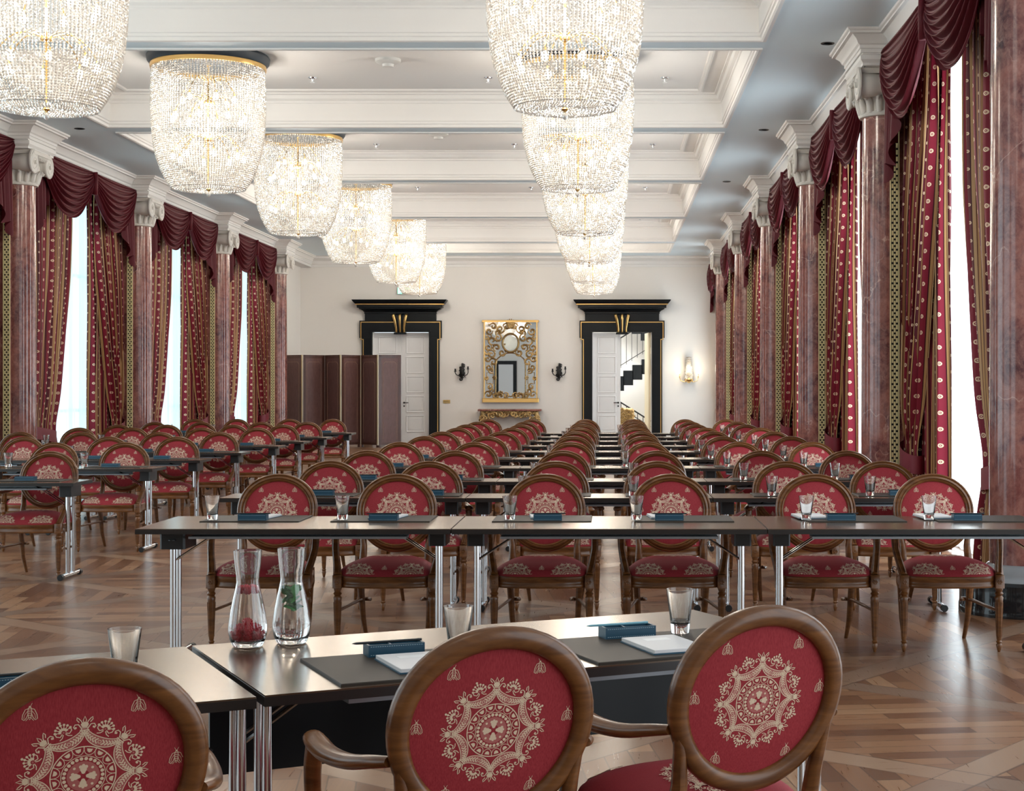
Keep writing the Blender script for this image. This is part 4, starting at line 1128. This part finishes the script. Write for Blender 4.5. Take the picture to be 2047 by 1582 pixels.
# ------------------------------------------------------------------ foreground
A=R(26.5); ca,sa=math.cos(A),math.sin(A)
def tl(ox,oy,u,v): return (ox+ca*u-sa*v, oy+sa*u+ca*v)
nx,ny=-.803,3.698   # near-left corner of presenter table
c=tl(nx,ny,.80,0); place(tbF,(c[0],c[1],0),A,'dark folding table in the foreground carrying the two carafes','table','presenter tables in the foreground')
c=tl(nx-.004,ny-.012,-.81,0); place(tbF,(c[0],c[1],0),A,'dark folding table at the lower left corner','table','presenter tables in the foreground')
for (x,y,rz,lab) in ((-.985,2.98,26,'red medallion armchair seen from behind at the lower left corner'),(-.243,3.38,25,'red medallion armchair seen from behind, middle of the foreground'),(.352,3.70,27,'red medallion armchair seen from behind, right of the foreground')):
    # the back top should sit at (x,y); the chair origin is .29 further along its facing direction
    a=R(rz)+PI; dx,dy=-math.sin(a)*.27,math.cos(a)*.27
    o=place(chA,(x-dx,y-dy,0),a,lab,'chair','armchairs in the foreground')
for (x,y,lab) in ((-1.183,3.88,'clear tumbler behind the lower left armchair'),(-.406,4.28,'clear tumbler behind the middle foreground armchair'),(.205,4.60,'clear tumbler beside the right foreground armchair')):
    place(gl0,(x,y,H+(.006 if x>0 else 0.001)),0,lab,'glass','tumblers in the foreground')
def rpl(proto,px,py,rz,lab,cat,grp,z=H,dz=0):
    D=F*(CAM-z)/(py-VY); X=(px-VX)*D/F; return place(proto,(X,D,z+dz),rz,lab,cat,grp)
padF=MB(); padF.bbox(0,.56,0,.40,0,.007,.002); padF=padF.build('desk_pad',LEATHER,smooth=0); used.pop(padF.name,None)
place(padF,(-.642,3.803,H),R(25),'dark leather desk pad left of the middle foreground armchair','desk pad','desk pads in the foreground')
place(padF,(-.027,4.10,H),R(25),'dark leather desk pad left of the right foreground armchair','desk pad','desk pads in the foreground')
place(tray0,(-.632,4.172,H+.007),R(22),'blue stitched leather pen tray nearest the carafes','pen tray','pen trays in the foreground')
place(tray0,(-.010,4.475,H+.007),R(20),'blue stitched leather pen tray near the right foreground armchair','pen tray','pen trays in the foreground')
place(pen0,(-.675,4.165,H+.045),R(24),'black pencil resting on the pen tray nearest the carafes','pencil','pencils in the foreground')
place(penB,(-.065,4.475,H+.045),R(23),'pale blue pencil resting on the right foreground pen tray','pencil','pencils in the foreground')
place(nb0,(-.517,3.927,H+.007),R(24),'white notebook beside the middle foreground armchair','notebook','notebooks in the foreground')
place(nb0,(.118,4.21,H+.007),R(22),'white notebook beside the right foreground armchair','notebook','notebooks in the foreground')
place(tray0,(-1.50,3.70,H+.001),R(26),'blue pen tray half hidden at the left edge','pen tray','pen trays in the foreground')
place(pen0,(-1.53,3.69,H+.04),R(26),'black pencil on the pen tray at the left edge','pencil','pencils in the foreground')
# carafes
CP=[(.0,.0),(.038,.0),(.042,.004),(.050,.022),(.0535,.045),(.053,.060),(.047,.10),(.040,.135),(.034,.16),(.0310,.178),(.0315,.195),(.0355,.225),(.0390,.262),(.0390,.266)]
CI=[(.0373,.266),(.0370,.262),(.0337,.225),(.0295,.195),(.0290,.178),(.0318,.16),(.0378,.135),(.0448,.10),(.0508,.060),(.0512,.045),(.0475,.024),(.040,.014),(.0,.012)]
def carafe(x,y,lab,cont):
    b=MB(); b.lathe(CP+CI,48,cap=False); o=b.build('carafe',GLASS,smooth=60,loc=(x,y,H+.0005)); tag(o,lab,'carafe','glass carafes')
    w=MB(); pr=[(0,.0128),(.0392,.0148),(.0466,.0245),(.0504,.045),(.0500,.060),(.0440,.10),(.0370,.135),(.0318,.157),(.0300,.166),(.0,.166)]
    w.lathe(pr,48,cap=False); q=w.build('water',WATER,smooth=60,loc=(x,y,H+.0005)); tag(q,'clear water inside the carafe with %s'%cont,'water')
C1=(-1.001,4.40); C2=(-.891,4.457)
carafe(*C1,'glass carafe of water with raspberries, left of the pair','raspberries'); carafe(*C2,'glass carafe of water with mint leaves, right of the pair','mint')
def make_berry():
    b=MB(); r=.0125
    b.lathe([(.0,-r),(r*.6,-r*.8),(r*.85,-r*.2),(r*.8,r*.4),(r*.45,r*.85),(0,r*.9)],10,cap=False)
    for q in range(6):
        th=-1.1+2.3*q/5; n=max(4,int(9*math.cos(th))); 
        for k in range(n):
            A=2*PI*(k+.5*(q%2))/n; x,y,z=r*.86*math.cos(th)*math.cos(A),r*.86*math.cos(th)*math.sin(A),r*.95*math.sin(th)
            b.lathe([(0,-.0028),(.0026,0),(0,.0028)],6,c=(x,y,z),cap=False)
    return b.build('raspberry',BERRY,smooth=180)
be=make_berry(); 
heap=[(.033*math.cos(2*PI*q/8+.2),.033*math.sin(2*PI*q/8+.2),.030) for q in range(8)]+[(.009,0,.030),(-.011,.004,.029)]+[(.019*math.cos(2*PI*q/5),.019*math.sin(2*PI*q/5),.050) for q in range(5)]+[(0,-.004,.067)]
for k,(dx,dy,dz) in enumerate(heap):
    place(be,(C1[0]+dx,C1[1]+dy,H+dz),k*.7,'ripe red raspberry in the heap at the bottom of the left carafe','raspberry','raspberries heaped in the left carafe')
for k,(dx,dy) in enumerate([(-.016,-.010),(.003,-.016),(.018,-.004),(-.006,.010),(.010,.012)]):
    place(be,(C1[0]+dx,C1[1]+dy,H+.158),k*1.1,'ripe red raspberry floating at the neck of the left carafe','raspberry','raspberries floating in the left carafe')
root=empty('mint_sprig',(C2[0],C2[1],H+.13),0,'fresh green mint sprig floating in the right carafe','mint')
b=MB(); b.tube([(-.015,0,-.03),(0,.005,0),(.01,0,.025)],.0012,6); b.build('stem',MINT,root,smooth=60)
rm=random.Random(5)
for k in range(20):
    b=MB(); L=rm.uniform(.030,.042); Wd=L*.55
    def P(u,v,L=L,Wd=Wd):
        t=2*u-1; w=Wd/2*math.sin(PI*min(1,v*.97+.03))**.7; return (t*w+.0006*math.sin(30*v),L*v-L*.5,.0025*(1-t*t)+.003*math.sin(v*PI)+.0008*math.sin(v*26)*abs(t))
    b.grid(P,6,12); o=b.build('leaf',MINT,root,smooth=180)
    o.location=(rm.uniform(-.014,.014),rm.uniform(-.016,.008),rm.uniform(-.034,.022) if k>3 else .018); o.rotation_euler=(rm.uniform(-1.4,1.4),rm.uniform(-1,1),rm.uniform(0,6.28))
# ------------------------------------------------------------------ lights
def area(name,loc,rot,w,h,e,col):
    L=bpy.data.lights.new(name,'AREA'); L.shape='RECTANGLE'; L.size=w; L.size_y=h; L.energy=e; L.color=col
    o=bpy.data.objects.new(name,L); C.objects.link(o); o.location=loc; o.rotation_euler=rot; return o
for k,(a,c) in enumerate(WIN+[(37.75,41.0)]):
    near=k<2
    area('daylight_right',(3.185,(a+c)/2,2.25),(0,R(90),0),4.4,(c-a)*.96,(c-a)*(56 if not near else 9),(.84,.94,1.0))
for k,(a,c) in enumerate(WIN):
    near=k<2
    area('daylight_left',(mx(3.185),(a+c)/2,2.25),(0,R(-90),0),4.4,(c-a)*.96,(c-a)*(11 if not near else 6),(.58,.90,1.0))
L=bpy.data.lights.new('sconce_light','POINT'); L.energy=7; L.color=(1,.85,.62); L.shadow_soft_size=.1; lo=bpy.data.objects.new('sconce_light',L); C.objects.link(lo); lo.location=(2.07,XBACK-.4,1.95)
area('hall_daylight',(1.2,44.3,5.9),(0,0,0),3.5,3.5,420,(.92,.97,1))
w=bpy.data.worlds.new('daylight_sky'); bpy.context.scene.world=w; w.use_nodes=True
bg=w.node_tree.nodes['Background']; bg.inputs[0].default_value=(.85,.94,1,1); bg.inputs[1].default_value=1.0
# ------------------------------------------------------------------ camera
cam=bpy.data.cameras.new('camera'); co=bpy.data.objects.new('camera',cam); C.objects.link(co)
co.location=(0,0,CAM); co.rotation_euler=(R(90),0,0); cam.sensor_width=36; cam.sensor_fit='HORIZONTAL'; cam.lens=F/2047*36
cam.shift_x=-(VX-1023.5)/2047; cam.shift_y=-(791-VY)/2047*1.0; cam.clip_end=200
sc=bpy.context.scene; sc.camera=co
sc.view_settings.view_transform='Standard'; sc.view_settings.look='None'; sc.view_settings.gamma=1; sc.view_settings.use_curve_mapping=False; sc.view_settings.exposure=0.55
sc.cycles.max_bounces=14; sc.cycles.diffuse_bounces=4; sc.cycles.glossy_bounces=4; sc.cycles.transmission_bounces=12; sc.cycles.transparent_max_bounces=16
sc.cycles.sample_clamp_indirect=8; sc.cycles.caustics_reflective=False; sc.cycles.caustics_refractive=True
